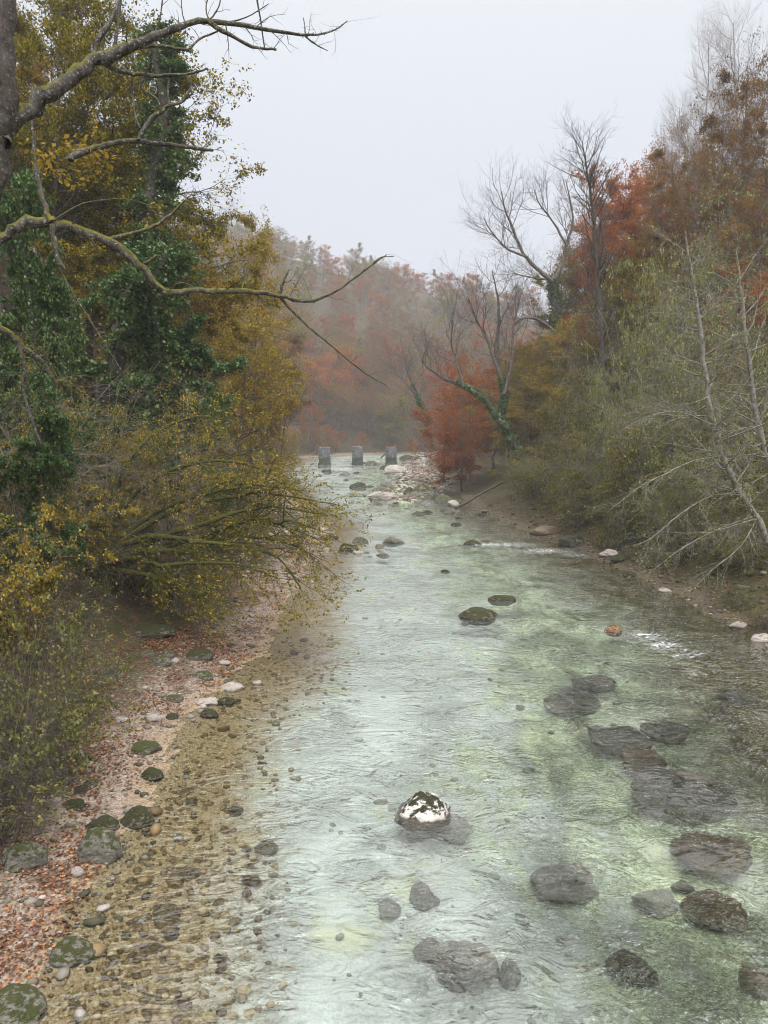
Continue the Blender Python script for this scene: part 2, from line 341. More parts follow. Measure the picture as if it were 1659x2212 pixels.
# ------------------------------------------------------------------ plants
class Plant:
    def __init__(s, seed): s.r = np.random.default_rng(seed); s.tubes = []; s.leaves = []
    def tube(s, P, R, n=4): s.tubes.append((np.asarray(P, float), np.asarray(R, float), n))
    def line(s, P, R, n=7):
        """hand laid limb, smoothed"""
        P = np.asarray(P, float); k = len(P); t = np.linspace(0, k - 1, (k - 1) * 4 + 1)
        out = []
        for tt in t:
            i = min(int(tt), k - 2); f = tt - i
            p0, p1, p2, p3 = P[max(i - 1, 0)], P[i], P[i + 1], P[min(i + 2, k - 1)]
            out.append(.5 * ((2 * p1) + (p2 - p0) * f + (2 * p0 - 5 * p1 + 4 * p2 - p3) * f * f + (3 * p1 - p0 - 3 * p2 + p3) * f ** 3))
        out = np.array(out); R = np.interp(t, np.linspace(0, k - 1, len(R)), R)
        out += s.r.normal(0, 1, out.shape) * R[:, None] * .24
        R = R * s.r.uniform(.88, 1.14, len(R))
        s.tube(out[None], R[None], n); return out[None], R[None]
    def sprout(s, P, R, n, length, ang, k=5, t0=.25, t1=1.0, rfac=.55, rmax=1e9, rtip=.25, wander=.18, bias=(0, 0, .1), shape=None, sides=4, lvar=.35, fz=1.0):
        m, kp, _ = P.shape; r = s.r
        pi = np.repeat(np.arange(m), n)
        t = t0 + (t1 - t0) * ((np.tile(np.arange(n), m) + r.uniform(0, 1, m * n)) / n)
        f = t * (kp - 1); i = np.minimum(f.astype(int), kp - 2); f = (f - i)[:, None]
        p = P[pi, i] * (1 - f) + P[pi, i + 1] * f
        tan = nrm(P[pi, i + 1] - P[pi, i])
        rad = R[pi, i] * (1 - f[:, 0]) + R[pi, i + 1] * f[:, 0]
        q = nrm(np.cross(tan, r.normal(0, 1, tan.shape)))
        a = np.radians(r.normal(ang, ang * .2, len(t)))[:, None]
        d = nrm(tan * np.cos(a) + q * np.sin(a)); d = nrm(d * np.array([1, 1, fz]))
        L = length * (1 + r.uniform(-lvar, lvar, len(t)))
        if shape is not None: L = L * shape(t)
        b = np.asarray(bias, float)
        pts = [p]
        for j in range(k - 1):
            d = nrm(d + r.normal(0, wander, d.shape) + b)
            pts.append(pts[-1] + d * (L / (k - 1))[:, None])
        C = np.stack(pts, 1)
        r0 = np.minimum(rad * rfac, rmax)
        CR = r0[:, None] * np.linspace(1, rtip, k)[None]
        s.tube(C, CR, sides); return C, CR
    def leaf(s, P, n, size, jit=.15, t0=.2, flat=.5, asp=.62, svar=.4, clump=0, up=0.0, grp=0, gvar=1.0, jz=.6):
        m, k, _ = P.shape; r = s.r
        if grp:
            g = np.exp(r.normal(0, gvar, m // grp + 1)); wts = g[np.arange(m) // grp]; wts = wts / wts.sum()
        else: wts = None
        if clump:
            c = max(1, n // clump); pi = np.repeat(r.choice(m, c, p=wts), clump); tb = np.repeat(r.uniform(t0, 1, c), clump); n = len(pi)
            t = np.clip(tb + r.normal(0, .08, n), 0, .999)
        else: pi = r.integers(0, m, n); t = r.uniform(t0, .999, n)
        f = t * (k - 1); i = np.minimum(f.astype(int), k - 2); f = (f - i)[:, None]
        p = P[pi, i] * (1 - f) + P[pi, i + 1] * f + r.normal(0, jit, (n, 3)) * np.array([1, 1, jz])
        p[:, 2] += up
        s.add_leaves(p, size, flat, asp, svar)
    def add_leaves(s, p, size, flat=.5, asp=.62, svar=.4, nor=None):
        n = len(p); r = s.r
        w = r.normal(0, 1, (n, 3)); w[:, 2] += flat * 2.5 * (1 if nor is None else 0)
        if nor is not None: w = w * .6 + nor * 1.4
        w = nrm(w); u = nrm(np.cross(w, r.normal(0, 1, (n, 3)))); v = np.cross(w, u)
        sz = (size * (1 + r.uniform(-svar, svar, n)))[:, None]
        a = p - u * sz * .5; c = p + u * sz * .5
        b = p + v * sz * asp * .5 + w * sz * .12 - u * sz * .06; d = p - v * sz * asp * .5 + w * sz * .12 - u * sz * .06
        s.leaves.append((np.stack([a, b, c, d], 1), r.uniform(0, 1, n)))
    def wood_mesh(s, name, mat):
        Vs, Fs, off = [], [], 0
        for P, R, n in s.tubes:
            m, k, _ = P.shape
            tan = np.empty_like(P); tan[:, 1:-1] = P[:, 2:] - P[:, :-2]; tan[:, 0] = P[:, 1] - P[:, 0]; tan[:, -1] = P[:, -1] - P[:, -2]
            tan = nrm(tan); mean = nrm(P[:, -1] - P[:, 0])
            ref = np.where(np.abs(mean[:, 2:3]) > .8, np.array([[1., .2, 0]]), np.array([[0, .15, 1.]]))[:, None]
            u = nrm(np.cross(tan, ref)); v = np.cross(tan, u)
            a = np.arange(n) * 2 * math.pi / n
            ring = P[:, :, None] + R[:, :, None, None] * (u[:, :, None] * np.cos(a)[None, None, :, None] + v[:, :, None] * np.sin(a)[None, None, :, None])
            Vs.append(ring.reshape(-1, 3))
            idx = off + np.arange(m * k * n).reshape(m, k, n)
            A, B = idx[:, :-1], idx[:, 1:]
            Fs.append(np.stack([A, np.roll(A, -1, 2), np.roll(B, -1, 2), B], -1).reshape(-1, 4))
            off += m * k * n
        return mesh_np(name, np.concatenate(Vs), Fs, mat, None, True)
    def leaf_mesh(s, name, mat):
        V = np.concatenate([a for a, _ in s.leaves]); v = np.concatenate([b for _, b in s.leaves])
        F = np.arange(len(V) * 4).reshape(-1, 4)
        return mesh_np(name, V.reshape(-1, 3), [F], mat, {'v': np.repeat(v, 4)})

def tree_proto(seed, h, crown0, R, n1, n2, n3, leaves, size, leafmat, bark, far=False, lean=.06, twig=None, up=.12, top=.35, clump=6, jit=.22, trunk_r=None, droop=0.0, fz=.4, fz1=.8):
    p = Plant(seed); r = p.r
    k = 9; z = np.linspace(0, h * .94, k)
    dx, dy = r.normal(0, lean, 2)
    P = np.stack([dx * z + np.cumsum(r.normal(0, .012 * h, k)), dy * z + np.cumsum(r.normal(0, .012 * h, k)), z], 1)[None]; P[:, 0, :2] = 0
    P[:, 0, 2] = -1.0
    tr = trunk_r or h * .013
    Rr = (tr * np.linspace(1.15, .12, k))[None]
    p.tube(P, Rr, 6 if far else 8)
    shape = lambda t: np.interp((t - crown0) / (1 - crown0), [0, .15, .5, .8, 1], [.75, 1, 1, .5 + top * .5, top])
    b1, r1 = p.sprout(P, Rr, n1, R, 66, k=6, t0=crown0, rfac=.5, wander=.16, bias=(0, 0, up), shape=shape, sides=4, fz=fz1)
    b2, r2 = p.sprout(b1, r1, n2, R * .42, 42, k=5, t0=.25, rfac=.6, wander=.2, bias=(0, 0, up * .5 - droop), sides=3, fz=fz)
    all_b = b2
    if n3:
        b3, r3 = p.sprout(b2, r2, n3, R * .19, 38, k=4, t0=.2, rfac=.7, rmax=twig or .02, wander=.22, bias=(0, 0, up * .3 - droop), sides=3, rtip=.5, fz=fz)
        all_b = b3
    if leaves: p.leaf(all_b, leaves, size, jit=jit, clump=clump, grp=n3 or 1, gvar=1.35)
    wood = p.wood_mesh('tree_trunk', bark)
    crown = p.leaf_mesh('tree_crown', leafmat) if leaves else None
    return dict(h=h, parts=[('trunk', wood)] + ([('crown', crown)] if crown else []))
def shrub_proto(seed, h, R, stems, n2, n3, leaves, size, leafmat, bark, arch=.5, jit=.12, r0=.05, clump=4, twig=.010, lean=(0, 0)):
    p = Plant(seed); r = p.r
    a = r.uniform(0, 6.283, stems); o = r.uniform(0, .35, stems)
    base = np.stack([np.cos(a) * o, np.sin(a) * o, np.full(stems, -.3)], 1)
    d = nrm(np.stack([np.cos(a) * R / h * r.uniform(.2, 1, stems) + lean[0], np.sin(a) * R / h * r.uniform(.2, 1, stems) + lean[1], np.ones(stems)], 1))
    L = h * r.uniform(.75, 1.15, stems); k = 8; pts = [base]
    for j in range(k - 1):
        d = nrm(d + r.normal(0, .08, d.shape) + np.array([0, 0, -arch * j / k]) + np.array([lean[0], lean[1], 0]) * .1)
        pts.append(pts[-1] + d * (L / (k - 1))[:, None])
    P = np.stack(pts, 1); Rr = r0 * r.uniform(.6, 1.2, stems)[:, None] * np.linspace(1, .2, k)[None]
    p.tube(P, Rr, 5)
    b2, r2 = p.sprout(P, Rr, n2, h * .30, 62, k=5, t0=.12, rfac=.55, wander=.14, bias=(0, 0, -.07), sides=3, fz=.45)
    b3, r3 = p.sprout(b2, r2, n3, h * .13, 45, k=4, t0=.15, rfac=.7, rmax=twig, wander=.18, bias=(0, 0, -.05), sides=3, rtip=.5, fz=.4)
    if leaves: p.leaf(b3, leaves, size, jit=jit, clump=clump, grp=n3, gvar=1.4)
    return dict(h=h * .9, parts=[('stems', p.wood_mesh('shrub_stems', bark))] + ([('foliage', p.leaf_mesh('shrub_foliage', leafmat))] if leaves else []))
def ivy_proto(seed, h, R, leaves, size, n1=26):
    """old trunk smothered in ivy: tumbling masses of leaves over hanging stems"""
    p = Plant(seed); r = p.r; k = 8
    z = np.linspace(-1, h * .95, k)
    P = np.stack([np.cumsum(r.normal(0, .03 * h, k)), np.cumsum(r.normal(0, .03 * h, k)), z], 1)[None]
    Rr = (h * .02 * np.linspace(1.2, .4, k))[None]; p.tube(P, Rr, 8)
    sh = lambda t: np.interp(t, [0, .3, .7, 1], [.7, 1, .9, .45])
    b1, r1 = p.sprout(P, Rr, n1, R, 70, k=6, t0=.12, rfac=.4, wander=.2, bias=(0, 0, -.05), shape=sh, sides=4)
    b2, r2 = p.sprout(b1, r1, 7, R * .45, 50, k=5, t0=.2, rfac=.5, rmax=.03, wander=.2, bias=(0, 0, -.22), sides=3)
    p.leaf(b2, leaves, size, jit=.16, clump=10, asp=.85, grp=7, gvar=.7); p.leaf(P, leaves // 10, size, jit=.45, asp=.85)
    return dict(h=h, parts=[('trunk', p.wood_mesh('ivy_trunk', M['darkbark'])), ('ivy', p.leaf_mesh('ivy_leaves', M['ivy']))])

K = {}
K['olive'] = [tree_proto(11 + i, 26, .42, 6.0, 30, 11, 8, 36000, .21, M['olive'], M['darkbark'], up=.05, top=.6) for i in range(3)]
K['gold'] = [tree_proto(21 + i, 20, .34, 4.8, 28, 10, 8, 18000, .19, M['gold'], M['twig'], up=.08, top=.55) for i in range(3)]
K['rust'] = [tree_proto(31 + i, 22, .36, 5.2, 30, 9, 7, 26000, .21, M['rust'], M['twig'], up=.06, top=.55) for i in range(2)]
K['red'] = [tree_proto(36, 12, .15, 4.8, 30, 9, 7, 19000, .19, M['red'], M['twig'], up=.03, top=.5)]
K['bare'] = [tree_proto(41 + i, 30, .42, 5.6, 26, 10, 10, 0, 0, None, M['greytwig'], up=.2, twig=.022, top=.4, fz=1, fz1=1) for i in range(2)]
K['brown'] = [tree_proto(46 + i, 22, .36, 4.8, 30, 10, 9, 15000, .17, M['brown'], M['twig'], up=.12, twig=.025, top=.5) for i in range(2)]
K['hazel'] = [shrub_proto(51 + i, 8, 4.2, 15, 11, 8, 9500, .19, M['hazel'], M['twig']) for i in range(3)]
M['muted'] = leaf_mat('muted hazel leaves', [(0, (.055, .06, .02)), (.45, (.15, .14, .04)), (.8, (.32, .27, .07)), (1, (.46, .30, .10))])
K['hazelr'] = [shrub_proto(151 + i, 8, 4.2, 14, 11, 9, 8500, .18, M['muted'], M['greybrown']) for i in range(3)]
K['pale'] = [shrub_proto(56 + i, 10, 5.0, 15, 12, 9, 9000, .18, M['pale'], M['paletwig'], r0=.06, arch=.42, twig=.019) for i in range(3)]
K['ivy'] = [ivy_proto(61 + i, 14, 3.2, 42000, .16) for i in range(2)]
K['ivycol'] = [ivy_proto(64, 28, 1.7, 30000, .17, 46)]
K['bramble'] = [shrub_proto(66 + i, 3.2, 2.0, 30, 10, 7, 2900, .095, M['green'], M['twig'], r0=.014, arch=.5, jit=.06, twig=.005) for i in range(3)]
K['twiggy'] = [shrub_proto(71 + i, 10, 4.2, 16, 14, 9, 8000, .10, M['hazel'], M['greybrown'], r0=.045, arch=.36, twig=.009) for i in range(2)]
K['f_rust'] = [tree_proto(81 + i, 17, .18, 6.4, 24, 8, 0, 6500, .36, M['rust'], M['twig'], far=True, jit=.5, clump=5) for i in range(2)]
K['f_brown'] = [tree_proto(85 + i, 17, .18, 6.2, 26, 9, 5, 4200, .34, M['brown'], M['twig'], far=True, jit=.5, twig=.05, clump=5) for i in range(2)]
K['f_olive'] = [tree_proto(89 + i, 17, .18, 6.4, 24, 8, 0, 6500, .36, M['olive'], M['twig'], far=True, jit=.5, clump=5) for i in range(2)]
for k_, R_0 in dict(olive=6.2, gold=5.2, rust=5.8, red=5.6, bare=6, brown=5.6, hazel=5, hazelr=5, pale=7, ivy=4, ivycol=2, bramble=2.6, twiggy=5.5, f_rust=6, f_brown=6, f_olive=6).items():
    for q_ in K[k_]: q_['R'] = R_0

def place(kind, x, y, h, label, cat='tree', group=None, name='tree', z=None, rot=None, tilt=(0, 0), v=None, rad=None):
    pr = K[kind][random.randrange(len(K[kind])) if v is None else v % len(K[kind])]
    z = tz(x, y) if z is None else z
    e = link(name, None, None, (x, y, z)); s = h / pr['h']
    sx = s if rad is None else rad / pr['R']
    e.scale = (sx, sx, s); e.rotation_euler = (tilt[0], tilt[1], random.uniform(0, 6.283) if rot is None else rot)
    tag(e, label, cat, group)
    for nm, me in pr['parts']: link(nm, me, e)
    return e
def place_px(kind, px, ptop, Y, label, w=None, **kw):
    """stand a plant at distance Y so that its top comes to the height seen in the photo"""
    q = pt(px, ptop, Y); z = tz(q[0], Y)
    return place(kind, q[0], Y, max(q[2] - z, 1.0), label, z=z, rad=None if w is None else w * Y / FPX, **kw)
exec_trees = True
HERO = []
# left bank, single trees
for kind, px, top, Y, w_, lab, name in [
    ('olive', 320, 160, 50, 185, 'big round olive-gold tree crowning the left bank above the ivy thicket', 'olive_tree'),
    ('olive', 190, 40, 56, 170, 'tall olive tree behind the mossy foreground limb on the left slope', 'olive_tree'),
    ('olive', 60, -80, 48, 150, 'tall olive tree behind the dark trunk at the left edge of the photo', 'olive_tree'),
    ('olive', 375, 330, 62, 130, 'olive-leaved tree between the big round crown and the yellow tree', 'olive_tree'),
    ('gold', 535, 475, 78, 85, 'loose yellow-leaved tree standing out against the sky on the left slope', 'yellow_tree'),
    ('gold', 550, 580, 72, 80, 'lower yellow tree leaning over the left shore above the mossy branch tip', 'yellow_tree'),
    ('gold', 440, 590, 55, 150, 'golden tree below the round olive crown on the left bank', 'yellow_tree'),
    ('gold', 120, 20, 70, 120, 'yellow-brown tree high on the left slope behind the mossy limb', 'yellow_tree'),
    ('bare', 500, 440, 95, 50, 'thin bare tree with grey twigs between the olive crown and the yellow tree', 'bare_tree'),
    ('gold', 520, 700, 48, 120, 'yellow-green tree on the left shore above the spreading hazel', 'yellow_tree'),
    ('brown', 600, 700, 82, 60, 'brown half-bare tree on the left shore short of the ruined piers', 'brown_tree')]:
    place_px(kind, px, top, Y, lab, name=name, w=w_)
for px, top, Y, w_, lab in [(270, 530, 39, 180, 'dark green ivy thicket under the arching mossy branch'), (400, 680, 41, 115, 'ivy thicket hanging over the left bank, nearest the river'),
                        (120, 600, 33, 150, 'dark ivy-smothered trunk behind the grey twigs on the left'), (195, -20, 44, 45, 'tall column of ivy climbing past the mossy limb at top left'),
                        (20, 380, 32, 110, 'ivy-clad tree below the dark trunk at the left edge'), (20, 800, 26, 110, 'ivy mound at the left edge beside the grey twigs'), (190, 860, 38, 130, 'shaded ivy mound behind the trunk of the spreading hazel')]:
    place_px('ivycol' if w_ < 60 else 'ivy', px, top, Y, lab, name='ivy_tree', w=None if w_ < 60 else w_)
for kind, px, top, Y, w_, lab in [('hazel', 370, 880, 38, 130, 'hazel with sparse yellow leaves in front of the ivy thicket, above the mossy limbs'), ('twiggy', 290, 880, 37, 140, 'low twiggy shrub in front of the ivy thicket beside the sparse hazel'), ('hazel', 190, 1000, 33, 130, 'green-yellow hazel in front of the shaded ivy mound'), ('twiggy', 40, 740, 28, 190, 'grey twiggy shrub with few leaves at the left edge, below the mossy branch'), ('twiggy', 200, 800, 33, 170, 'grey twiggy shrub with trailing branches in front of the ivy thicket'),
                              ('twiggy', 380, 860, 34, 150, 'twiggy half-bare shrub between the ivy thicket and the mossy hazel limbs'), ('hazel', 60, 980, 27, 150, 'hazel with green and yellow leaves on the left bank above the brambles'),
                              ('hazel', 330, 960, 38, 150, 'yellow-leaved hazel behind the spreading mossy limbs'), ('hazel', 470, 980, 52, 120, 'hazel with pale orange leaves on the shore behind the mossy limbs'), ('hazel', 10, 1080, 22, 170, 'leafy hazel at the left edge above the brambles')]:
    place_px(kind, px, top, Y, lab, name='hazel_shrub', cat='shrub', w=w_)
for i, (px, top, Y) in enumerate([(40, 1240, 19), (110, 1310, 21), (140, 1390, 23), (20, 1430, 17.5), (80, 1460, 19), (0, 1560, 15.5), (-30, 1360, 16), (60, 1180, 24)]):
    place_px('bramble', px, top, Y, w=2.3 * FPX / Y, label=['tangle of green brambles on the bank above the leaf-strewn beach', 'bramble bush with thin arching stems on the left bank'][i % 2], name='bramble_bush', cat='bush', group='brambles along the left bank')
# right bank, single trees
for kind, px, top, Y, w_, lab, name in [
    ('bare', 1600, -40, 82, 110, 'tall bare tree with fine grey twigs in the top right corner', 'bare_tree'),
    ('bare', 1520, 40, 92, 95, 'bare grey tree at upper right, outermost against the sky', 'bare_tree'),
    ('bare', 1480, 190, 100, 70, 'lower bare tree with fine twigs at the edge of the right slope', 'bare_tree'),
    ('bare', 1560, 150, 88, 90, 'bare tree above the brown oaks of the right slope', 'bare_tree'),
    ('brown', 1640, 90, 78, 90, 'brown-leaved tree at the right edge below the bare crowns', 'brown_tree'),
    ('brown', 1570, 220, 74, 100, 'brown half-bare tree on the upper right slope', 'brown_tree'),
    ('brown', 1480, 290, 92, 85, 'brown tree at the skyline between the bare and the red trees', 'brown_tree'),
    ('rust', 1400, 340, 125, 75, 'bright red tree on the skyline of the right slope', 'red_tree'),
    ('rust', 1350, 380, 118, 75, 'rust-red beech just right of the tall slender bare tree', 'red_tree'),
    ('rust', 1450, 420, 100, 95, 'rust-orange beech in the middle of the right slope', 'red_tree'),
    ('rust', 1320, 480, 112, 80, 'rust beech behind the slender bare trunk', 'red_tree'),
    ('rust', 1260, 560, 125, 70, 'dull red beech behind the forked ivy trunk', 'red_tree'),
    ('brown', 1250, 470, 128, 75, 'brown misty tree on the skyline left of the slender dark stem', 'brown_tree'), ('rust', 1305, 410, 124, 80, 'rust tree on the skyline directly behind the top of the slender dark stem', 'red_tree'), ('rust', 1395, 470, 104, 95, 'rust-brown beech below the bright red skyline tree', 'red_tree'), ('brown', 1440, 300, 108, 85, 'brown tree on the skyline below the lowest bare crown', 'brown_tree'), ('olive', 1225, 560, 118, 60, 'olive tree right behind the forked ivy trunk', 'olive_tree'), ('brown', 1620, 200, 70, 100, 'tawny tree at the right edge under the top corner trees', 'brown_tree'), ('rust', 1520, 400, 84, 100, 'orange-brown beech high in the right wood', 'red_tree'),
    ('brown', 1560, 330, 66, 110, 'brown twiggy tree above the grey-green shrubs on the right', 'brown_tree'),
    ('gold', 1250, 700, 92, 85, 'yellow-green tree right of the ivy-covered forked trunk', 'yellow_tree'),
    ('olive', 1210, 720, 100, 60, 'dark olive tree on the right bank behind the silver twigs', 'olive_tree'),
    ('gold', 1170, 800, 100, 65, 'yellow tree just right of the leaning ivy trunks', 'yellow_tree'),
    ('olive', 1420, 560, 72, 100, 'dark green tree deep in the right wood behind the grey shrubs', 'olive_tree')]:
    place_px(kind, px, top, Y, lab, name=name, w=w_)
RS = [('hazelr', 1125, 985, 84, 60, 'low yellow hazel at the foot of the leaning ivy trunk'), ('hazelr', 1190, 985, 72, 65, 'low hazel dipping towards the water above the brown ledge'), ('hazelr', 1250, 1020, 60, 70, 'low hazel just left of the slender dark trunk'), ('hazelr', 1340, 1030, 51, 75, 'low hazel above the bright mossy hump'),
 ('pale', 1430, 1010, 44, 80, 'small grey-green shrub under the drooping pale branches'), ('hazelr', 1620, 1080, 38, 90, 'low green hazel under the slimmer silver trunk'), ('pale', 1530, 940, 43, 90, 'small grey-green shrub left of the silver trunk'), ('pale', 1290, 700, 74, 80, 'grey-green shrub below the rust beeches, beside the slender trunk'),
 ('pale', 1600, 430, 66, 130, 'tall grey-green shrub with pale twigs, highest of its kind at the right edge'), ('pale', 1520, 500, 64, 110, 'grey-green shrub just left of the highest one on the right bank'), ('pale', 1440, 600, 66, 105, 'grey-green leaning shrub below the rust-orange beech'),
 ('pale', 1360, 660, 62, 95, 'pale twiggy shrub behind the slender dark trunk'), ('pale', 1560, 600, 54, 120, 'grey-green shrub above the silver trunk fork'), ('pale', 1650, 640, 50, 120, 'pale twiggy shrub at the right edge between the silver trunks'), ('pale', 1470, 720, 52, 110, 'pale twiggy shrub left of the silver trunk'),
 ('pale', 1380, 780, 56, 100, 'pale twiggy shrub low beside the slender dark trunk'), ('pale', 1600, 800, 46, 120, 'pale twiggy shrub right of the silver trunk'),
 ('hazelr', 1300, 790, 66, 80, 'yellow-green hazel directly behind the slender dark trunk'), ('hazelr', 1240, 830, 74, 85, 'upright hazel between the ivy trunks and the slender trunk'), ('hazelr', 1420, 860, 50, 95, 'yellow-green hazel in the middle of the right bank'), ('hazelr', 1320, 900, 58, 90, 'yellow-green hazel at the foot of the slender dark trunk'),
 ('hazelr', 1230, 920, 68, 85, 'yellow hazel dipping towards the river from the right bank'), ('hazelr', 1160, 940, 78, 70, 'small yellow hazel right of the leaning ivy trunk'), ('hazelr', 1520, 860, 48, 100, 'yellow-leaved hazel behind the silver trunk'), ('hazelr', 1620, 930, 43, 110, 'yellow-leaved hazel at the right edge of the bank'),
 ('hazelr', 1390, 960, 51, 85, 'low hazel over the mossy ledge of the right bank'), ('hazelr', 1290, 980, 60, 75, 'low hazel over the right waterline'), ('hazelr', 1555, 1030, 42, 85, 'low green hazel at the foot of the silver trunk'), ('hazelr', 1470, 1000, 47, 80, 'low hazel left of the silver trunk foot')]
for kind, px, top, Y, w_, lab in RS:
    place_px(kind, px, top, Y + (3.5 if top > 780 else 0), lab, name='grey_green_shrub' if kind == 'pale' else 'hazel_shrub', cat='shrub', w=w_ * 1.1)
for i, (px, py, hh) in enumerate([(1600, 1290, 1.5), (1540, 1240, 1.7), (1480, 1200, 1.5), (1640, 1240, 2.2), (1420, 1180, 1.4), (1370, 1140, 1.8), (1310, 1140, 1.4), (1270, 1100, 1.9), (1210, 1100, 1.6), (1150, 1080, 1.8), (1580, 1200, 2.2), (1500, 1150, 2.4), (1650, 1330, 1.2), (1440, 1130, 2.2)]):
    q = gnd(px, py, .8); place('bramble', q[0], q[1], hh, 'low tangle of brambles on the mossy right bank', cat='bush', group='brambles along the right bank', name='bramble_bush', rad=1.6)
for px, top, Y, lab in [(1020, 790, 115, 'crimson bush-like tree left of the leaning ivy trunks'), (960, 830, 125, 'crimson tree nearest the ruined piers'), (1100, 770, 128, 'deep red tree behind the leaning ivy trunks'), (1000, 900, 108, 'low orange-red tree drooping over the gravel on the right')]:
    place_px('red', px, top, Y, lab, name='crimson_tree', w=75)
for px, top, Y, lab in [(1060, 850, 112, 'yellow-orange tree under the crimson ones on the right shore'), (1110, 880, 98, 'yellow tree behind the foot of the leaning ivy trunk')]:
    place_px('gold', px, top, Y, lab, name='yellow_tree', w=65)
# fill: the woods on both slopes and the far hill
def fill(n, xr_, yr, kinds, lab, group, hr, mind, ok):
    pts = []; tries = 0
    while len(pts) < n and tries < n * 60:
        tries += 1
        x, y = random.uniform(*xr_), random.uniform(*yr)
        if not ok(x, y): continue
        if any((x - a) ** 2 + (y - b) ** 2 < mind ** 2 for a, b in pts): continue
        pts.append((x, y)); k = random.choices(list(kinds), list(kinds.values()))[0]
        cname = {'olive': 'olive_tree', 'gold': 'yellow_tree', 'rust': 'red_tree', 'bare': 'bare_tree', 'brown': 'brown_tree', 'f_rust': 'red_tree', 'f_brown': 'brown_tree', 'f_olive': 'olive_tree'}[k]
        place(k, x, y, random.uniform(*hr), lab % {'olive': 'olive-leaved', 'gold': 'yellow-leaved', 'rust': 'rust-leaved', 'bare': 'bare', 'brown': 'brown-leaved', 'f_rust': 'rust-red', 'f_brown': 'brown', 'f_olive': 'olive-green'}[k], group=group, name=cname)
def inview(x, y, m=1.15): return abs(x) < (y + 4) * .5 * m
fill(44, (-60, -10), (40, 125), {'olive': 5, 'gold': 3, 'brown': .6}, '%s tree in the wood on the left slope', 'woodland trees on the left slope', (11, 17), 4.6, lambda x, y: x < xl(y) - 10 and inview(x, y))
fill(34, (-75, -14), (110, 262), {'rust': 1, 'f_rust': 2, 'f_brown': 4, 'f_olive': 1}, '%s tree along the misty left shore before the piers', 'trees on the misty left shore', (13, 18), 5.5, lambda x, y: x < xl(y) - 3 and x > xl(y) - 45 and inview(x, y))
fill(120, (20, 95), (56, 170), {'brown': 3.4, 'bare': 1.2, 'olive': 1.2, 'rust': 1.8}, '%s tree in the wood on the right slope', 'woodland trees on the right slope', (10, 17), 4.0, lambda x, y: x > xr(y) + 8 and inview(x, y, 1.05) and x < xr(y) + 16 + (y - 50) * .45)
fill(24, (16, 80), (150, 250), {'f_brown': 3, 'f_rust': 2, 'f_olive': 1}, '%s tree along the misty right shore', 'trees on the misty right shore', (10, 15), 6, lambda x, y: x > xr(y) + 5 and x < xr(y) + 40 and inview(x, y))
for a_ in ((170, (-110, 110), (266, 380), 5.6), (200, (-150, 170), (380, 620), 7)):
    fill(a_[0], a_[1], a_[2], {'f_rust': 2.4, 'f_brown': 5, 'f_olive': 2.2}, '%s tree in the foggy wood ' + ('at the foot of the far hill, behind the piers' if a_[2][0] < 300 else 'on the upper far hillside'), 'trees on the foggy far hill', (14, 20), a_[3], lambda x, y: x < xl(y) - 2 and inview(x, y, .5))

fill(60, (-34, 70), (150, 300), {'f_brown': 3, 'f_rust': 2, 'f_olive': 2}, 'low %s sapling at the water edge around the ruined piers', 'saplings along the far waterline', (4.5, 8), 3.2, lambda x, y: 1 < xl(y) - x < 9 and y > 175 and inview(x, y))
# ---- the mossy tree in the foreground (its limbs are parts)
ft = link('foreground_tree', None, None, (-8.4, 10, tz(-8.4, 10)))
tag(ft, 'dark leaning tree at the left edge reaching mossy branches over the river', 'tree')
def hero_part(p, name, mat, parent):
    me = p.wood_mesh(name, mat); o = link(name, me, parent)
    base = np.array(parent.location)
    me.vertices.foreach_set('co', (np.concatenate([np.zeros(0)]) if False else (np.array([v.co for v in me.vertices], dtype=np.float32) - base.astype(np.float32)).ravel()))
    me.update(); return o
p = Plant(101)
tp = np.concatenate([[[-8.4, 10, tz(-8.4, 10) - .5], [-8.0, 10, 4.0]], path([(-110, 800), (-30, 480), (6, 260), (14, 80), (26, -120), (40, -320)], 10)])
p.line(tp, [.20, .16, .125, .10, .085], 12)
hero_part(p, 'trunk', M['darkbark'], ft)
def limb(main, Y0, Y1, rads, subs, mat='mossbark', seed=1, nt=14, tw=.42):
    p = Plant(seed)
    P, R = p.line(path(main, Y0, Y1), [q * .86 for q in rads], 8)
    a, ar = p.sprout(P, R, nt, tw, 55, k=5, t0=.25, rfac=.3, rmax=.010, wander=.25, bias=(0, 0, .06), sides=3)
    p.sprout(a, ar, 3, tw * .4, 40, k=4, rfac=.7, wander=.25, bias=(0, 0, .04), sides=3)
    for sub, (s0, s1), rr, ns in subs:
        P2, R2 = p.line(path(sub, s0, s1), rr, 6)
        if ns:
            c, cr = p.sprout(P2, R2, ns, .28, 50, k=5, t0=.25, rfac=.45, rmax=.007, wander=.25, bias=(0, 0, .05), sides=3)
            p.sprout(c, cr, 2, .12, 40, k=4, rfac=.7, wander=.25, sides=3)
    # moss tufts and lichen crumbs: short stubs along the limb
    c, cr = p.sprout(P, R, 60, .035, 80, k=3, t0=.0, rfac=.5, rmax=.012, rtip=.5, wander=.3, bias=(0, 0, .1), sides=4)
    return hero_part(p, 'limb', M[mat], ft)
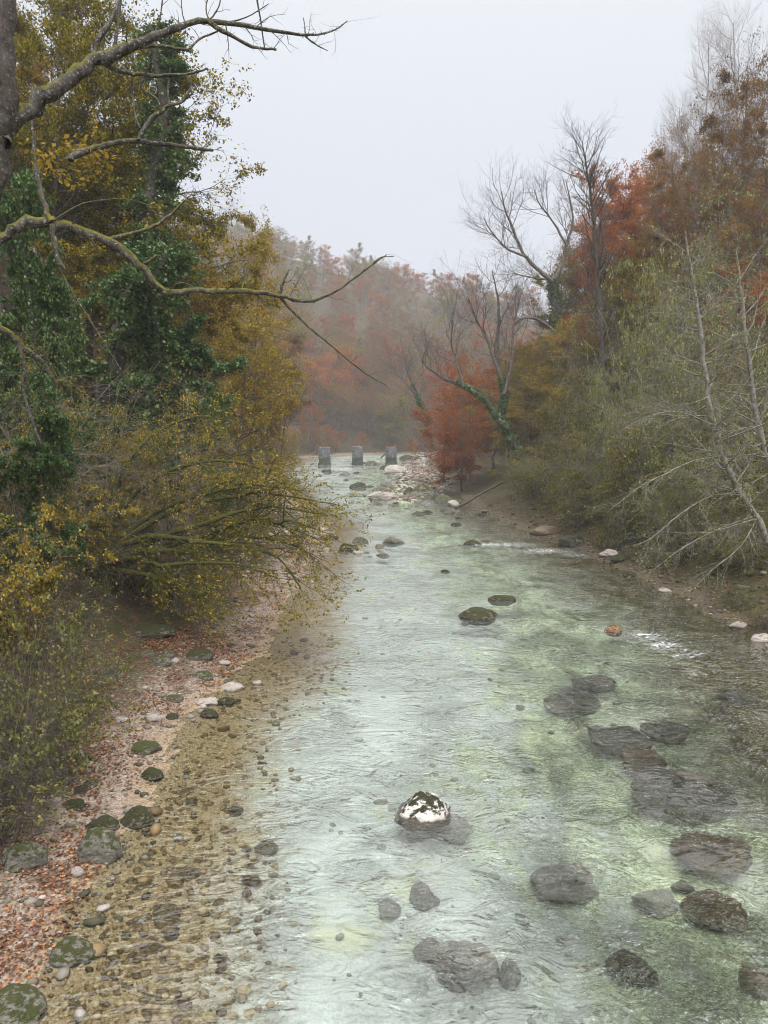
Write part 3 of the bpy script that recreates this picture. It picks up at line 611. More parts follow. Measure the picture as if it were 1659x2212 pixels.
limb([(0, 300), (55, 240), (130, 190), (205, 128), (290, 95), (370, 65), (450, 45), (550, 60), (650, 75), (715, 68), (750, 45)], 10, 12, [.12, .115, .11, .10, .075, .06, .045, .032, .022, .014, .006], [
    ([(450, 47), (490, 72), (545, 100), (597, 107)], (11.2, 11.4), [.035, .028, .02, .016], 5),
    ([(225, 138), (270, 157), (340, 163), (400, 160), (447, 147)], (10.7, 11.3), [.03, .028, .022, .018, .014], 5),
    ([(205, 125), (203, 98), (240, 45), (265, -20)], (10.6, 11), [.045, .04, .03, .025], 3),
    ([(240, 132), (300, 102), (350, 100), (405, 107), (430, 85), (470, 68)], (10.7, 11.3), [.03, .024, .02, .018, .014, .01], 6),
    ([(552, -20), (562, 40), (572, 104)], (11.6, 11.6), [.014, .012, .008], 3),
    ([(248, 100), (255, 50), (262, -20)], (10.8, 10.8), [.026, .022, .02], 2),
    ([(330, 82), (345, 40), (353, -10)], (10.9, 11), [.016, .012, .01], 4),
    ([(450, 45), (470, 20), (480, -20)], (11.2, 11.2), [.014, .01, .008], 3), ([(455, 50), (445, 20), (452, -15)], (11.2, 11.2), [.012, .01, .008], 2),
    ([(660, 75), (658, 55), (655, 38)], (11.8, 11.8), [.012, .008, .005], 0), ([(658, 76), (680, 95), (708, 110)], (11.8, 11.9), [.014, .01, .005], 2), ([(470, 52), (530, 38), (580, 8)], (11.3, 11.5), [.012, .009, .005], 3),
    ([(330, 110), (310, 170), (305, 190), (340, 215), (345, 235)], (10.9, 11), [.014, .014, .016, .016, .018], 4)], seed=201, mat='limbbark', nt=24)
limb([(150, 345), (185, 328), (230, 312), (300, 307), (390, 316), (462, 325)], 10.6, 11.4, [.05, .055, .045, .04, .034, .022], [
    ([(300, 305), (320, 265), (360, 232), (395, 217), (412, 190), (412, 172)], (10.9, 11.2), [.03, .034, .026, .02, .012, .008], 5),
    ([(365, 225), (363, 190), (368, 145)], (11, 11.1), [.014, .014, .008], 2), ([(302, 278), (290, 240), (288, 200), (286, 170)], (10.9, 11), [.016, .016, .013, .01], 3), ([(395, 218), (418, 200), (420, 180)], (11.1, 11.2), [.012, .009, .005], 3)], seed=202, nt=7, mat='limbbark')
limb([(-25, 535), (0, 513), (50, 487), (110, 481), (165, 495), (235, 522), (300, 572), (360, 630), (430, 628), (530, 630), (605, 638), (660, 651), (720, 632), (790, 582), (836, 549)], 9.6, 11.2, [.085, .08, .078, .075, .07, .066, .06, .055, .046, .042, .036, .03, .02, .014, .006], [
    ([(605, 638), (611, 612), (624, 583)], (10.8, 10.8), [.026, .02, .012], 1),
    ([(605, 641), (650, 690), (720, 750), (790, 806), (836, 833)], (10.8, 11), [.022, .018, .015, .011, .005], 7),
    ([(225, 518), (300, 500), (355, 475), (405, 428)], (10.2, 10.4), [.028, .024, .019, .010], 5),
    ([(112, 482), (92, 430), (76, 345), (70, 262)], (9.9, 10), [.04, .034, .026, .016], 4),
    ([(112, 486), (120, 530), (128, 565), (143, 582)], (9.9, 9.9), [.034, .032, .03, .016], 2),
    ([(120, 560), (150, 620), (200, 700), (262, 800)], (9.9, 10), [.010, .009, .008, .005], 6),
    ([(110, 480), (180, 440), (270, 430), (340, 450)], (9.9, 10.3), [.009, .008, .007, .004], 4),
    ([(310, 572), (335, 555), (345, 552)], (10.4, 10.4), [.02, .014, .01], 0), ([(800, 575), (822, 556), (851, 554)], (11.1, 11.2), [.009, .007, .004], 2), ([(360, 630), (390, 610), (420, 622)], (10.4, 10.5), [.012, .009, .005], 2)], seed=203, nt=22)
limb([(-20, 690), (20, 722), (60, 760), (90, 780), (120, 830)], 12, 12.6, [.08, .07, .06, .045, .03], [([(40, 740), (55, 800), (50, 850), (90, 960)], (12.2, 12.4), [.04, .03, .025, .015], 8)], seed=204)
p = Plant(205); _, _ = p.sprout(path([(60, 420), (100, 380), (150, 330), (190, 330)], 11)[None], np.full((1, 4), .02), 16, .5, 60, k=5, rfac=.4, rmax=.008, sides=3)
p.leaf(p.tubes[0][0], 320, .085, jit=.1)
lo = p.leaf_mesh('foliage', M['gold']); lo.vertices.foreach_set('co', (np.array([v.co for v in lo.vertices], dtype=np.float32) - np.array(ft.location, dtype=np.float32)).ravel()); lo.update(); link('foliage', lo, ft)
hero_part(p, 'twigs', M['twig'], ft)

def hero_tree(name, label, cat, base, build, seed):
    e = link(name, None, None, tuple(base)); tag(e, label, cat)
    p = Plant(seed); mats = build(p)
    off = np.array(base, dtype=np.float32)
    for nm, me in mats:
        co = np.empty(len(me.vertices) * 3, dtype=np.float32); me.vertices.foreach_get('co', co)
        me.vertices.foreach_set('co', (co.reshape(-1, 3) - off).ravel()); me.update()
        link(nm, me, e)
    return e
def ivy_on(p, P, R, n, size, t0=0, t1=1, spread=1.5):
    m, k, _ = P.shape; t = p.r.uniform(t0, t1, n); f = t * (k - 1); i = np.minimum(f.astype(int), k - 2); f = (f - i)[:, None]
    c = P[0, i] * (1 - f) + P[0, i + 1] * f; rr = (R[0, i] * (1 - f[:, 0]) + R[0, i + 1] * f[:, 0])[:, None]
    d = nrm(p.r.normal(0, 1, (n, 3))); p.add_leaves(c + d * rr * p.r.uniform(.8, spread, (n, 1)), size, nor=d, asp=.85)
def bare_limbs(p, limbs, Y0, Y1, n2, L2, n3, L3, up=.14, n4=0):
    out = []
    for pts, rr in limbs:
        P, R = p.line(path(pts, Y0, Y1), rr, 7); out.append((P, R))
        a, ar = p.sprout(P, R, int(n2 * 1.4), L2, 48, k=6, t0=.3, rfac=.45, rmax=.065, wander=.14, bias=(0, 0, up), sides=4)
        b, br = p.sprout(a, ar, n3 + 1, L3, 46, k=5, t0=.2, rfac=.6, rmax=.032, wander=.18, bias=(0, 0, up), sides=3, rtip=.5)
        if n4: p.sprout(b, br, n4, L3 * .45, 42, k=4, t0=.25, rfac=.75, rmax=.02, wander=.18, bias=(0, 0, up * .7), sides=3, rtip=.6)
    return out
def bA(p):
    ls = bare_limbs(p, [([(1145, 1010), (1134, 992), (1105, 950), (1086, 905), (1089, 852), (1080, 812), (1072, 760), (1078, 690), (1074, 640), (1064, 585)], [.55, .5, .45, .40, .34, .3, .26, .2, .14, .05]),
                        ([(1095, 925), (1074, 905), (1044, 862), (1000, 834), (950, 812), (915, 780), (925, 750)], [.40, .36, .34, .28, .2, .14, .06]),
                        ([(1080, 812), (1055, 740), (1030, 690), (1010, 640)], [.22, .18, .13, .05]), ([(1089, 852), (1105, 780), (1110, 700), (1125, 640)], [.24, .18, .13, .05]), ([(1000, 834), (985, 780), (975, 740), (978, 690)], [.18, .13, .09, .04])], 95, 97, 9, 5.5, 7, 2.6, n4=4)
    ivy_on(p, *ls[0], 2600, .3, 0, .55, 1.8); ivy_on(p, *ls[1], 1400, .28, 0, .55, 1.7)
    return [('trunk', p.wood_mesh('trunk', M['twig'])), ('ivy', p.leaf_mesh('ivy', M['ivy']))]
hero_tree('ivy_clad_tree', 'leaning ivy-clad twin-stemmed bare tree over the right shore', 'tree', pt(1145, 1010, 95), bA, 301)
def bB(p):
    ls = bare_limbs(p, [([(1215, 860), (1208, 760), (1200, 690), (1196, 605)], [.6, .6, .58, .5]),
                        ([(1196, 610), (1165, 585), (1132, 548), (1110, 500), (1092, 455), (1082, 410)], [.3, .26, .22, .18, .12, .05]), ([(1140, 555), (1100, 540), (1065, 505), (1045, 470)], [.18, .15, .1, .04]),
                        ([(1198, 605), (1214, 570), (1226, 520), (1238, 470), (1222, 390)], [.3, .25, .2, .14, .05]), ([(1226, 530), (1195, 480), (1165, 440), (1155, 410)], [.18, .14, .09, .04]), ([(1190, 605), (1150, 600), (1110, 590)], [.14, .10, .05]), ([(1205, 720), (1160, 690), (1125, 690), (1105, 710)], [.2, .18, .12, .06])], 106, 108, 8, 5.2, 7, 2.5, n4=4)
    ivy_on(p, *ls[0], 3200, .32, 0, 1, 1.7)
    return [('trunk', p.wood_mesh('trunk', M['twig'])), ('ivy', p.leaf_mesh('ivy', M['ivy']))]
hero_tree('ivy_clad_tree', 'tall bare tree with ivy-covered trunk forking into two spreading limbs', 'tree', pt(1215, 860, 106), bB, 302)
def bC(p):
    bare_limbs(p, [([(1300, 1110), (1298, 900), (1299, 720), (1290, 580), (1281, 450), (1268, 370), (1258, 305)], [.28, .25, .22, .18, .13, .08, .03])], 64, 66, 46, 3.0, 7, 1.1, up=.10, n4=3)
    return [('trunk', p.wood_mesh('trunk', M['darkbark']))]
hero_tree('bare_tree', 'tall slender bare tree with straight dark stem, highest point against the sky on the right', 'tree', pt(1300, 1110, 64), bC, 303)
def bF(p):
    ls = bare_limbs(p, [([(925, 920), (915, 885), (898, 850), (880, 800), (872, 760)], [.4, .36, .3, .2, .06]), ([(898, 850), (865, 815), (845, 790)], [.2, .14, .05]), ([(905, 860), (915, 800), (900, 740)], [.2, .14, .05])], 150, 152, 8, 5, 7, 2.4, n4=3)
    ivy_on(p, *ls[0], 1200, .4, 0, .6, 1.7)
    return [('trunk', p.wood_mesh('trunk', M['twig'])), ('ivy', p.leaf_mesh('ivy', M['ivy']))]
hero_tree('ivy_clad_tree', 'small bare ivy-stemmed tree leaning left above the ruined piers', 'tree', pt(925, 920, 150), bF, 304)
def silver(pts, rr, subs, Y, seed, lab):
    def b(p):
        P, R = p.line(path(pts, Y), rr, 8)
        a, ar = p.sprout(P, R, 44, 3.4, 66, k=6, t0=.12, rfac=.35, rmax=.05, wander=.12, bias=(-.06, -.02, -.02), sides=4)
        b2, br = p.sprout(a, ar, 9, 1.1, 42, k=5, t0=.15, rfac=.6, rmax=.024, wander=.16, bias=(-.03, 0, -.03), sides=3)
        c, cr = p.sprout(b2, br, 4, .45, 40, k=4, t0=.2, rfac=.8, rmax=.016, wander=.18, bias=(0, 0, -.03), sides=3, rtip=.5)
        for sp, r2 in subs:
            P2, R2 = p.line(path(sp, Y, Y - 3.5), [q * .7 for q in r2], 5)
            d, dr = p.sprout(P2, R2, 24, 1.8, 38, k=6, t0=.15, rfac=.55, rmax=.026, wander=.12, bias=(-.05, -.03, -.05), sides=3)
            e, er = p.sprout(d, dr, 7, .5, 38, k=4, t0=.15, rfac=.8, rmax=.017, wander=.16, bias=(0, 0, -.05), sides=3, rtip=.5)
            p.leaf(e, 160, .09, jit=.08)
        p.leaf(c, 2600, .10, jit=.1, clump=3)
        return [('trunk', p.wood_mesh('trunk', M['paletwig'])), ('foliage', p.leaf_mesh('foliage', M['pale']))]
    hero_tree('silver_tree', lab, 'tree', pt(*pts[0], Y), b, seed)
silver([(1655, 1170), (1630, 1110), (1590, 1050), (1562, 990), (1537, 900), (1522, 800), (1512, 700), (1495, 600), (1480, 500)], [.17, .16, .15, .14, .125, .11, .09, .065, .03], [
    ([(1562, 985), (1494, 997), (1420, 1032), (1374, 1057), (1312, 1107)], [.06, .05, .038, .026, .01]), ([(1600, 1070), (1540, 1070), (1470, 1110), (1410, 1160), (1370, 1180)], [.06, .05, .04, .028, .01]), ([(1630, 1115), (1560, 1140), (1480, 1180), (1400, 1240)], [.05, .04, .028, .01]),
    ([(1540, 920), (1470, 890), (1400, 900), (1340, 930)], [.05, .04, .028, .01]), ([(1635, 1120), (1600, 1180), (1540, 1230), (1500, 1270)], [.05, .04, .028, .01]), ([(1640, 1120), (1600, 1130), (1530, 1150), (1450, 1150)], [.05, .04, .028, .01])], 37.5, 311, 'leaning silver-barked tree with pale branches drooping to the water, right bank')
silver([(1690, 1060), (1658, 1000), (1636, 900), (1616, 780), (1602, 650), (1590, 540)], [.18, .16, .14, .11, .08, .03], [([(1640, 920), (1590, 930), (1540, 960)], [.05, .035, .01])], 40, 312, 'slimmer silver-barked tree at the right edge of the photo')
# ---- spreading mossy hazel over the left beach
def bH(p):
    base = pt(225, 1285, 33); lv = []
    P, R = p.line(np.array([base - [0, 0, .4], pt(222, 1240, 33), pt(215, 1190, 33), pt(235, 1130, 33)]), [.42, .38, .34, .22], 9)
    limbs = [([(235, 1180), (330, 1110), (425, 1072), (505, 1055), (580, 1050), (650, 1060)], 32), ([(230, 1190), (340, 1120), (440, 1083), (520, 1072), (555, 1062), (640, 1075), (730, 1090)], 31), ([(230, 1200), (350, 1160), (465, 1122), (540, 1101), (600, 1095), (690, 1110)], 30.5), ([(225, 1210), (360, 1180), (490, 1138), (555, 1120), (600, 1130), (630, 1125), (700, 1150)], 30),
             ([(225, 1215), (300, 1207), (345, 1222), (430, 1215), (520, 1220), (600, 1250)], 30), ([(225, 1200), (320, 1160), (420, 1170), (520, 1180), (600, 1205), (650, 1270)], 30), ([(235, 1130), (320, 1040), (420, 1000), (520, 1000), (600, 1030)], 33), ([(235, 1130), (260, 1020), (330, 940), (420, 900), (500, 910)], 33),
             ([(222, 1200), (150, 1130), (90, 1090), (30, 1080)], 31), ([(230, 1230), (310, 1240), (400, 1270), (460, 1290)], 30), ([(235, 1140), (200, 1030), (160, 960), (120, 900)], 32), ([(240, 1190), (330, 1190), (440, 1190), (540, 1160), (640, 1180), (680, 1210)], 30)]
    for pts, Y in limbs:
        P, R = p.line(path(pts, 33, Y), [.17, .125, .095, .07, .045, .02], 7)
        a, ar = p.sprout(P, R, 16, 2.1, 40, k=6, t0=.22, rfac=.5, rmax=.035, wander=.15, bias=(.05, -.02, -.03), sides=4)
        b, br = p.sprout(a, ar, 7, .85, 40, k=5, t0=.2, rfac=.6, rmax=.013, wander=.18, bias=(.03, 0, -.06), sides=3)
        c, cr = p.sprout(b, br, 4, .35, 40, k=4, t0=.2, rfac=.8, rmax=.009, wander=.2, bias=(0, 0, -.06), sides=3, rtip=.5)
        p.leaf(c, 1550, .10, jit=.06, clump=3)
    return [('trunk', p.wood_mesh('trunk', M['mosslimb'])), ('foliage', p.leaf_mesh('foliage', M['hazel']))]
hero_tree('spreading_hazel', 'low spreading tree with moss-covered limbs and yellow leaves over the left beach', 'tree', pt(225, 1285, 33), bH, 321)

# ------------------------------------------------------------------ rocks
def rock_mesh(seed, mat, rough=.22, flat=1.0, sub=4, angular=.5, peak=0):
    bm = bmesh.new(); bmesh.ops.create_icosphere(bm, subdivisions=sub, radius=1)
    r = random.Random(seed); off = Vector((r.uniform(-99, 99), r.uniform(-99, 99), r.uniform(-99, 99)))
    cuts = [(Vector((r.gauss(0, 1), r.gauss(0, 1), r.gauss(0, .8))).normalized(), r.uniform(.62, .9)) for _ in range(int(9 * angular) + 2)]
    for v in bm.verts:
        c = v.co.copy()
        for d, q in cuts:
            e = c.dot(d) - q
            if e > 0: c -= d * e * .85
        c *= 1 + rough * mnoise.noise(c * 1.1 + off) + rough * .35 * mnoise.noise(c * 3.1 + off) + rough * .25 * mnoise.noise(c * 8 + off)
        if peak: c.x *= 1 - peak * max(c.z, -.3); c.y *= 1 - peak * max(c.z, -.3); c.z *= 1.25
        v.co = c
    me = bpy.data.meshes.new('rock'); bm.to_mesh(me); bm.free()
    me.polygons.foreach_set('use_smooth', np.ones(len(me.polygons), dtype=bool)); me.materials.append(mat); return me
_rs = [0]
def rock(px, py, w, h, mat, label, name='rock', sub=4, sink=.35, deep=None, rough=.2, angular=.5, depth=.85, group=None, rot=None, peak=0):
    """px,py = centre seen in the photo, w,h = size in photo pixels; deep = bed-level stone at that depth"""
    _rs[0] += 1
    z0 = 0.0 if deep is None else -deep
    b = gnd(px, py + h * .4, z0)
    zt = tz(b[0], b[1])
    if deep is None and zt > .05:
        for _ in range(3): b = gnd(px, py + h * .4, zt); zt = tz(b[0], b[1])
    dist = math.hypot(b[1], H); sx = w / FPX * dist / 2
    ang = math.atan2(H, b[1])
    sy = sx * depth
    sz = max((h / FPX * dist / 2 - sy * math.sin(ang) * .6) / max(math.cos(ang), .3), sx * .38)
    me = rock_mesh(_rs[0] * 13 + 5, M[mat], rough, sub=sub, angular=angular, peak=peak)
    o = link(name, me, None, (b[0], b[1] + sy * .5, (max(zt, -.1) if deep is None else zt) + sz * (1 - 2 * sink)))
    if deep is not None: o.location.z = min(o.location.z, -(.22 if mat == 'rock_grey' else .05) - sz * .92)
    o.scale = (sx * 1.06, sy, sz); o.rotation_euler = (0, 0, random.uniform(-.35, .35) if rot is None else rot)
    tag(o, label, 'rock', group); return o
R_ = [
 (915, 1733, 112, 84, 'rock_white', 'white pointed rock blotched with dark moss, standing alone in mid river', 'white_rock'),
 (1036, 1323, 78, 32, 'rock_moss', 'larger of two dark moss-covered boulders side by side in mid river', 'mossy_rock'),
 (1085, 1287, 56, 28, 'rock_moss', 'smaller and farther of two dark moss-covered boulders in mid river', 'mossy_rock'),
 (1005, 1343, 18, 7, 'rock_dark', 'little dark stone just breaking the water beside the larger mossy boulder', 'river_rock'),
 (1330, 1353, 38, 26, 'rock_rust', 'small rust-brown rock with white water trailing behind it', 'rust_rock'),
 (752, 1178, 40, 26, 'rock_moss', 'mossy rock off the tip of the left gravel bar', 'mossy_rock'),
 (776, 1165, 36, 13, 'rock_mossy', 'flat wet rock just behind the mossy rock off the left bar', 'river_rock'),
 (772, 1190, 26, 9, 'rock_pale', 'pale flat stone at the foot of the mossy rock off the left bar', 'pale_rock'),
 (826, 1196, 28, 10, 'rock_dark', 'small dark stone in mid river, right of the mossy rock off the left bar', 'river_rock'),
 (820, 1178, 24, 6, 'rock_dark', 'flat dark stone awash behind the small dark stone in mid river', 'river_rock'),
 (963, 1230, 20, 9, 'rock_moss', 'lone little mossy stone above the pair of boulders', 'mossy_rock'),
 (985, 1131, 22, 7, 'rock_moss', 'small dark stone near the right shore, upstream of the riffle', 'river_rock'),
 (1022, 1172, 36, 10, 'rock_moss', 'dark stone at the left end of the white riffle', 'river_rock'),
 (1050, 1166, 24, 9, 'rock_dark', 'dark stone just behind the left end of the white riffle', 'river_rock'),
 (848, 1170, 46, 7, 'rock_dark', 'low dark ledge awash in mid river', 'river_rock'),
 (912, 1058, 62, 42, 'rock_mossy', 'big pointed rock with mossy crown at the end of the gravel bar', 'pointed_rock'),
 (885, 1060, 26, 22, 'rock_moss', 'mossy stone against the left foot of the big pointed rock', 'mossy_rock'),
 (826, 1071, 66, 18, 'rock_pale', 'pale flat slab at the left end of the gravel bar', 'pale_slab'),
 (957, 1073, 40, 22, 'rock_mossy', 'dark-topped block right of the big pointed rock', 'rock'),
 (980, 1085, 30, 18, 'rock_pale', 'pale block on the right shore beside the slanting log', 'pale_rock'),
 (903, 1107, 28, 10, 'rock_mossy', 'wet rock in the shallows below the pointed rock', 'river_rock'),
 (922, 1104, 24, 8, 'rock_moss', 'mossy stone right next to the wet rock below the pointed rock', 'mossy_rock'),
 (970, 1105, 26, 8, 'rock_dark', 'dark stone at the right shore below the pale block', 'river_rock'),
 (995, 1106, 20, 9, 'rock_mossy', 'mottled stone at the right waterline, end of the row below the pale block', 'river_rock'),
 (707, 1014, 24, 13, 'rock_dark', 'dark squared block in the rapids before the first pier', 'dark_block'),
 (745, 1023, 24, 6, 'rock_dark', 'low dark rock in the rapids between the block and the gravel bar', 'river_rock'),
 (802, 1000, 34, 14, 'rock_mossy', 'mossy boulder between the second and third pier', 'mossy_rock'),
 (855, 1014, 50, 12, 'rock_pale', 'long pale rock on the gravel in front of the third pier', 'pale_rock'),
 (832, 1008, 24, 9, 'rock_moss', 'mossy stone just left of the long pale rock', 'mossy_rock'),
 (775, 1050, 40, 9, 'rock_moss', 'dark mossy ledge at the left rim of the gravel bar', 'mossy_rock'),
 (880, 988, 34, 11, 'rock_moss', 'dark rock in the stream right of the third pier', 'river_rock'),
 (680, 1152, 50, 30, 'rock_pale', 'pale block on the left bar behind the hazel twigs', 'pale_rock'),
 (712, 1156, 36, 18, 'rock_moss', 'dark mossy block at the tip of the left gravel bar', 'mossy_rock'),
 (650, 1150, 46, 34, 'rock_pale', 'large pale boulder on the left bar half hidden by twigs', 'pale_rock'),
 (610, 1145, 40, 26, 'rock_pale', 'pale boulder on the left bar deepest behind the hazel twigs', 'pale_rock'),
 # left beach
 (213, 1828, 84, 82, 'rock_mossy', 'largest mossy boulder on the near beach, at the water edge', 'mossy_boulder'),
 (217, 1783, 66, 38, 'rock_moss', 'mossy stone leaning on the back of the largest beach boulder', 'mossy_rock'),
 (293, 1764, 62, 46, 'rock_moss', 'round mossy stone at the water edge right of the largest beach boulder', 'mossy_rock'),
 (145, 2048, 78, 60, 'rock_mossy', 'mossy pointed stone on wet sand, nearest the camera at lower left', 'mossy_rock'),
 (40, 1852, 84, 66, 'rock_mossy', 'grey mossy boulder at the left edge among red leaves', 'mossy_boulder'),
 (20, 2180, 110, 70, 'rock_mossy', 'mossy boulder cut by the lower left corner of the photo', 'mossy_boulder'),
 (95, 1690, 70, 44, 'rock_mossy', 'grey mottled boulder at the foot of the brambles', 'mossy_boulder'),
 (172, 1704, 32, 20, 'rock_moss', 'small mossy stone beside the grey mottled boulder', 'mossy_rock'),
 (157, 1737, 46, 24, 'rock_moss', 'flat mossy stone in the middle of the leafy beach', 'mossy_rock'),
 (195, 1690, 30, 18, 'rock_mossy', 'half-mossed pebble above the flat mossy stone', 'mossy_rock'),
 (155, 1630, 42, 22, 'rock_pale', 'pale pitted stone under the edge of the brambles', 'pale_rock'),
 (186, 1648, 24, 12, 'rock_pale', 'small white stone right of the pale pitted stone', 'pale_rock'),
 (260, 1554, 30, 15, 'rock_pale', 'white oval stone on red leaves, upper beach', 'pale_rock'),
 (237, 1587, 28, 15, 'rock_pale', 'white rounded stone below the white oval stone', 'pale_rock'),
 (199, 1611, 18, 12, 'rock_pale', 'little white stone between the pitted and the rounded stones', 'pale_rock'),
 (163, 1884, 30, 22, 'rock_pale', 'pinkish white stone in front of the largest beach boulder', 'pale_rock'),
 (120, 1728, 24, 12, 'rock_pale', 'small pale stone among leaves below the mottled boulder', 'pale_rock'),
 (325, 1672, 46, 28, 'rock_moss', 'mossy stone at the waterline above the brown ledges', 'mossy_rock'),
 (310, 1615, 60, 26, 'rock_mossy', 'low mossy ledge along the waterline', 'rock_ledge'),
 (330, 1549, 30, 18, 'rock_pale', 'pale stone with mossy top near the upper waterline', 'pale_rock'),
 (375, 1507, 36, 20, 'rock_mossy', 'grey-green stone left of the pair at the upper waterline', 'mossy_rock'),
 (370, 1549, 28, 14, 'rock_moss', 'dark mossy stone in the shallows below the grey-green stone', 'mossy_rock'),
 (449, 1537, 36, 28, 'rock_moss', 'mossy rock standing in shallow water, front one of three', 'mossy_rock'),
 (488, 1509, 40, 26, 'rock_moss', 'dark mossy rock in shallow water, right one of three', 'mossy_rock'),
 (447, 1516, 46, 12, 'rock_pale', 'flat pale stone in shallow water between the two dark mossy rocks', 'pale_rock'),
 (500, 1482, 54, 16, 'rock_pale', 'long flat slab lying along the shore above the mossy trio', 'pale_slab'),
 (555, 1469, 28, 16, 'rock_pale', 'pale round stone in the shallows off the flat slab', 'pale_rock'),
 (348, 1425, 40, 26, 'rock_mossy', 'dark grey boulder in the stone group under the hazel', 'grey_rock'),
 (318, 1411, 26, 20, 'rock_mossy', 'grey boulder leftmost in the stone group under the hazel', 'grey_rock'),
 (360, 1409, 28, 20, 'rock_mossy', 'grey boulder at the back of the stone group under the hazel', 'grey_rock'),
 (378, 1424, 20, 14, 'rock_pale', 'pale grey stone rightmost in the stone group under the hazel', 'grey_rock'),
 (428, 1411, 54, 34, 'rock_moss', 'brown mossy boulder right of the grey stone group', 'mossy_boulder'),
 (484, 1431, 28, 14, 'rock_pale', 'white stone on leaves right of the brown mossy boulder', 'pale_rock'),
 (440, 1458, 44, 20, 'rock_mossy', 'flat grey stone on leaves below the brown mossy boulder', 'grey_rock'),
 (330, 1362, 80, 36, 'rock_moss', 'dark moss cushion boulder beneath the hazel branches', 'mossy_boulder'),
 (230, 1430, 60, 40, 'rock_moss', 'dark mossed boulder beside the brambles', 'mossy_boulder'),
 (196, 1560, 36, 16, 'rock_mossy', 'grey slab half buried in leaves by the brambles', 'grey_rock'),
 # right bank
 (1240, 1140, 60, 40, 'rock_moss', 'mossy overhanging ledge block on the right waterline', 'rock_ledge'),
 (1180, 1148, 60, 20, 'rock_brown', 'brown flat ledge at the right waterline beyond the mossy block', 'rock_ledge'),
 (1320, 1195, 40, 14, 'rock_pale', 'pale pink slab on the right shore', 'pale_slab'),
 (1345, 1170, 46, 22, 'rock_moss', 'bright mossy hump on the right bank behind the pale pink slab', 'mossy_rock'),
 (1440, 1272, 30, 12, 'rock_pale', 'pale stone at the right waterline, foremost of the small ones', 'pale_rock'),
 (1360, 1240, 30, 12, 'rock_moss', 'mossy stone at the right waterline left of the pale stone', 'mossy_rock'),
 (1650, 1358, 50, 18, 'rock_pale', 'pale broken slab at the right edge of the shore', 'pale_slab'),
 (1600, 1350, 40, 14, 'rock_pale', 'pale stone left of the broken slab at the right edge', 'pale_rock'),
]
for r in R_:
    px, py, w, h, mat, lab, nm = r
    rock(px, py, w, h, mat, lab, nm, peak=.55 if 'pointed' in lab else .15, sub=5 if w > 60 else 4 if w > 30 else 3, angular=1.0 if mat in ('rock_white', 'rock_pale') else .4, sink=.32)
# drowned stones
for px, py, w, h, mat, lab in [
 (1008, 2098, 125, 100, 'rock_grey', 'large purple-grey stone under clear water at bottom centre'), (932, 2062, 60, 50, 'rock_grey', 'grey sunken stone left against the large purple-grey one'),
 (1228, 1912, 130, 90, 'rock_grey', 'broad dark stone just under rippled water, right of centre'), (1555, 1848, 155, 110, 'rock_brown', 'largest brown boulder awash at the right edge'), (1552, 1978, 110, 95, 'rock_brown', 'round brown sunken boulder below the largest one'),
 (1345, 1615, 130, 50, 'rock_dark', 'long dark rock streaming with water, upper right'), (1448, 1590, 100, 30, 'rock_dark', 'dark back of a rock right of the long streaming one'), (1480, 1728, 210, 70, 'rock_dark', 'long dark reef under fast water above the largest brown boulder'),
 (1400, 1650, 110, 60, 'rock_pale', 'pale sunken slab between the streaming rocks'), (910, 1935, 50, 66, 'rock_grey', 'grey upright sunken stone in mid river'), (975, 1790, 90, 60, 'rock_grey', 'pale sunken foot stone behind the white pointed rock'), (1370, 2102, 90, 36, 'rock_dark', 'dark sunken ledge at lower right'),
 (1285, 1490, 90, 22, 'rock_dark', 'narrow dark rock awash, farthest of the right-hand reef'), (1240, 1530, 120, 30, 'rock_dark', 'dark sunken rock below the narrow one'), (1475, 1918, 46, 26, 'rock_dark', 'small dark stone between the two brown boulders'), (1640, 2130, 60, 60, 'rock_brown', 'brown stone cut by the lower right edge'),
 (1420, 1950, 90, 50, 'rock_grey', 'rippled grey stone left of the round brown boulder'), (1600, 1500, 70, 30, 'rock_dark', 'dark sunken rock in the brown shallows at right'), (840, 1970, 50, 40, 'rock_grey', 'faint grey sunken stone left of the upright one'), (1100, 2110, 40, 60, 'rock_grey', 'faint sunken stone right of the large purple-grey one'),
 (345, 1968, 92, 56, 'rock_brown', 'broad dark-brown stone in the shallows, top of the lower left group'), (320, 2040, 64, 70, 'rock_brown', 'upright brown stone in the shallows below the broad dark one'), (290, 1990, 46, 36, 'rock_brown', 'brown stone left against the broad dark one'), (300, 1905, 70, 24, 'rock_brown', 'long brown stone in the shallows above the broad dark one'),
 (505, 1750, 34, 28, 'rock_dark', 'single dark stone alone in the sandy shallows'), (575, 1835, 46, 30, 'rock_brown', 'brown sunken stone near the edge of deep water'), (400, 1885, 56, 36, 'rock_brown', 'brown stone in the shallows right of the long one'), (150, 2160, 70, 44, 'rock_brown', 'flat brown stone in the shallows at the bottom left'),
 (345, 1650, 60, 30, 'rock_brown', 'ochre ledge under shallow water by the beach'), (380, 1705, 80, 36, 'rock_brown', 'wide ochre ledge under shallow water, lower one'), (370, 1605, 60, 24, 'rock_brown', 'ochre slab under shallow water, upper one'), (545, 1900, 40, 30, 'rock_brown', 'small brown sunken stone below the one at the edge of deep water'), (205, 1975, 36, 22, 'rock_brown', 'small brown stone near the wet sand'), (235, 2100, 50, 30, 'rock_brown', 'brown stone in the pebbly shallows at lower left')]:
    _n = _rs[0]; p0 = gnd(px, py, -.3); d = max(.05, -tz(p0[0], p0[1]))
    rock(px, py, w, h, mat, lab, 'sunken_rock', deep=d, sink=.15, sub=5 if w > 80 else 4, rough=.26, angular=.7)

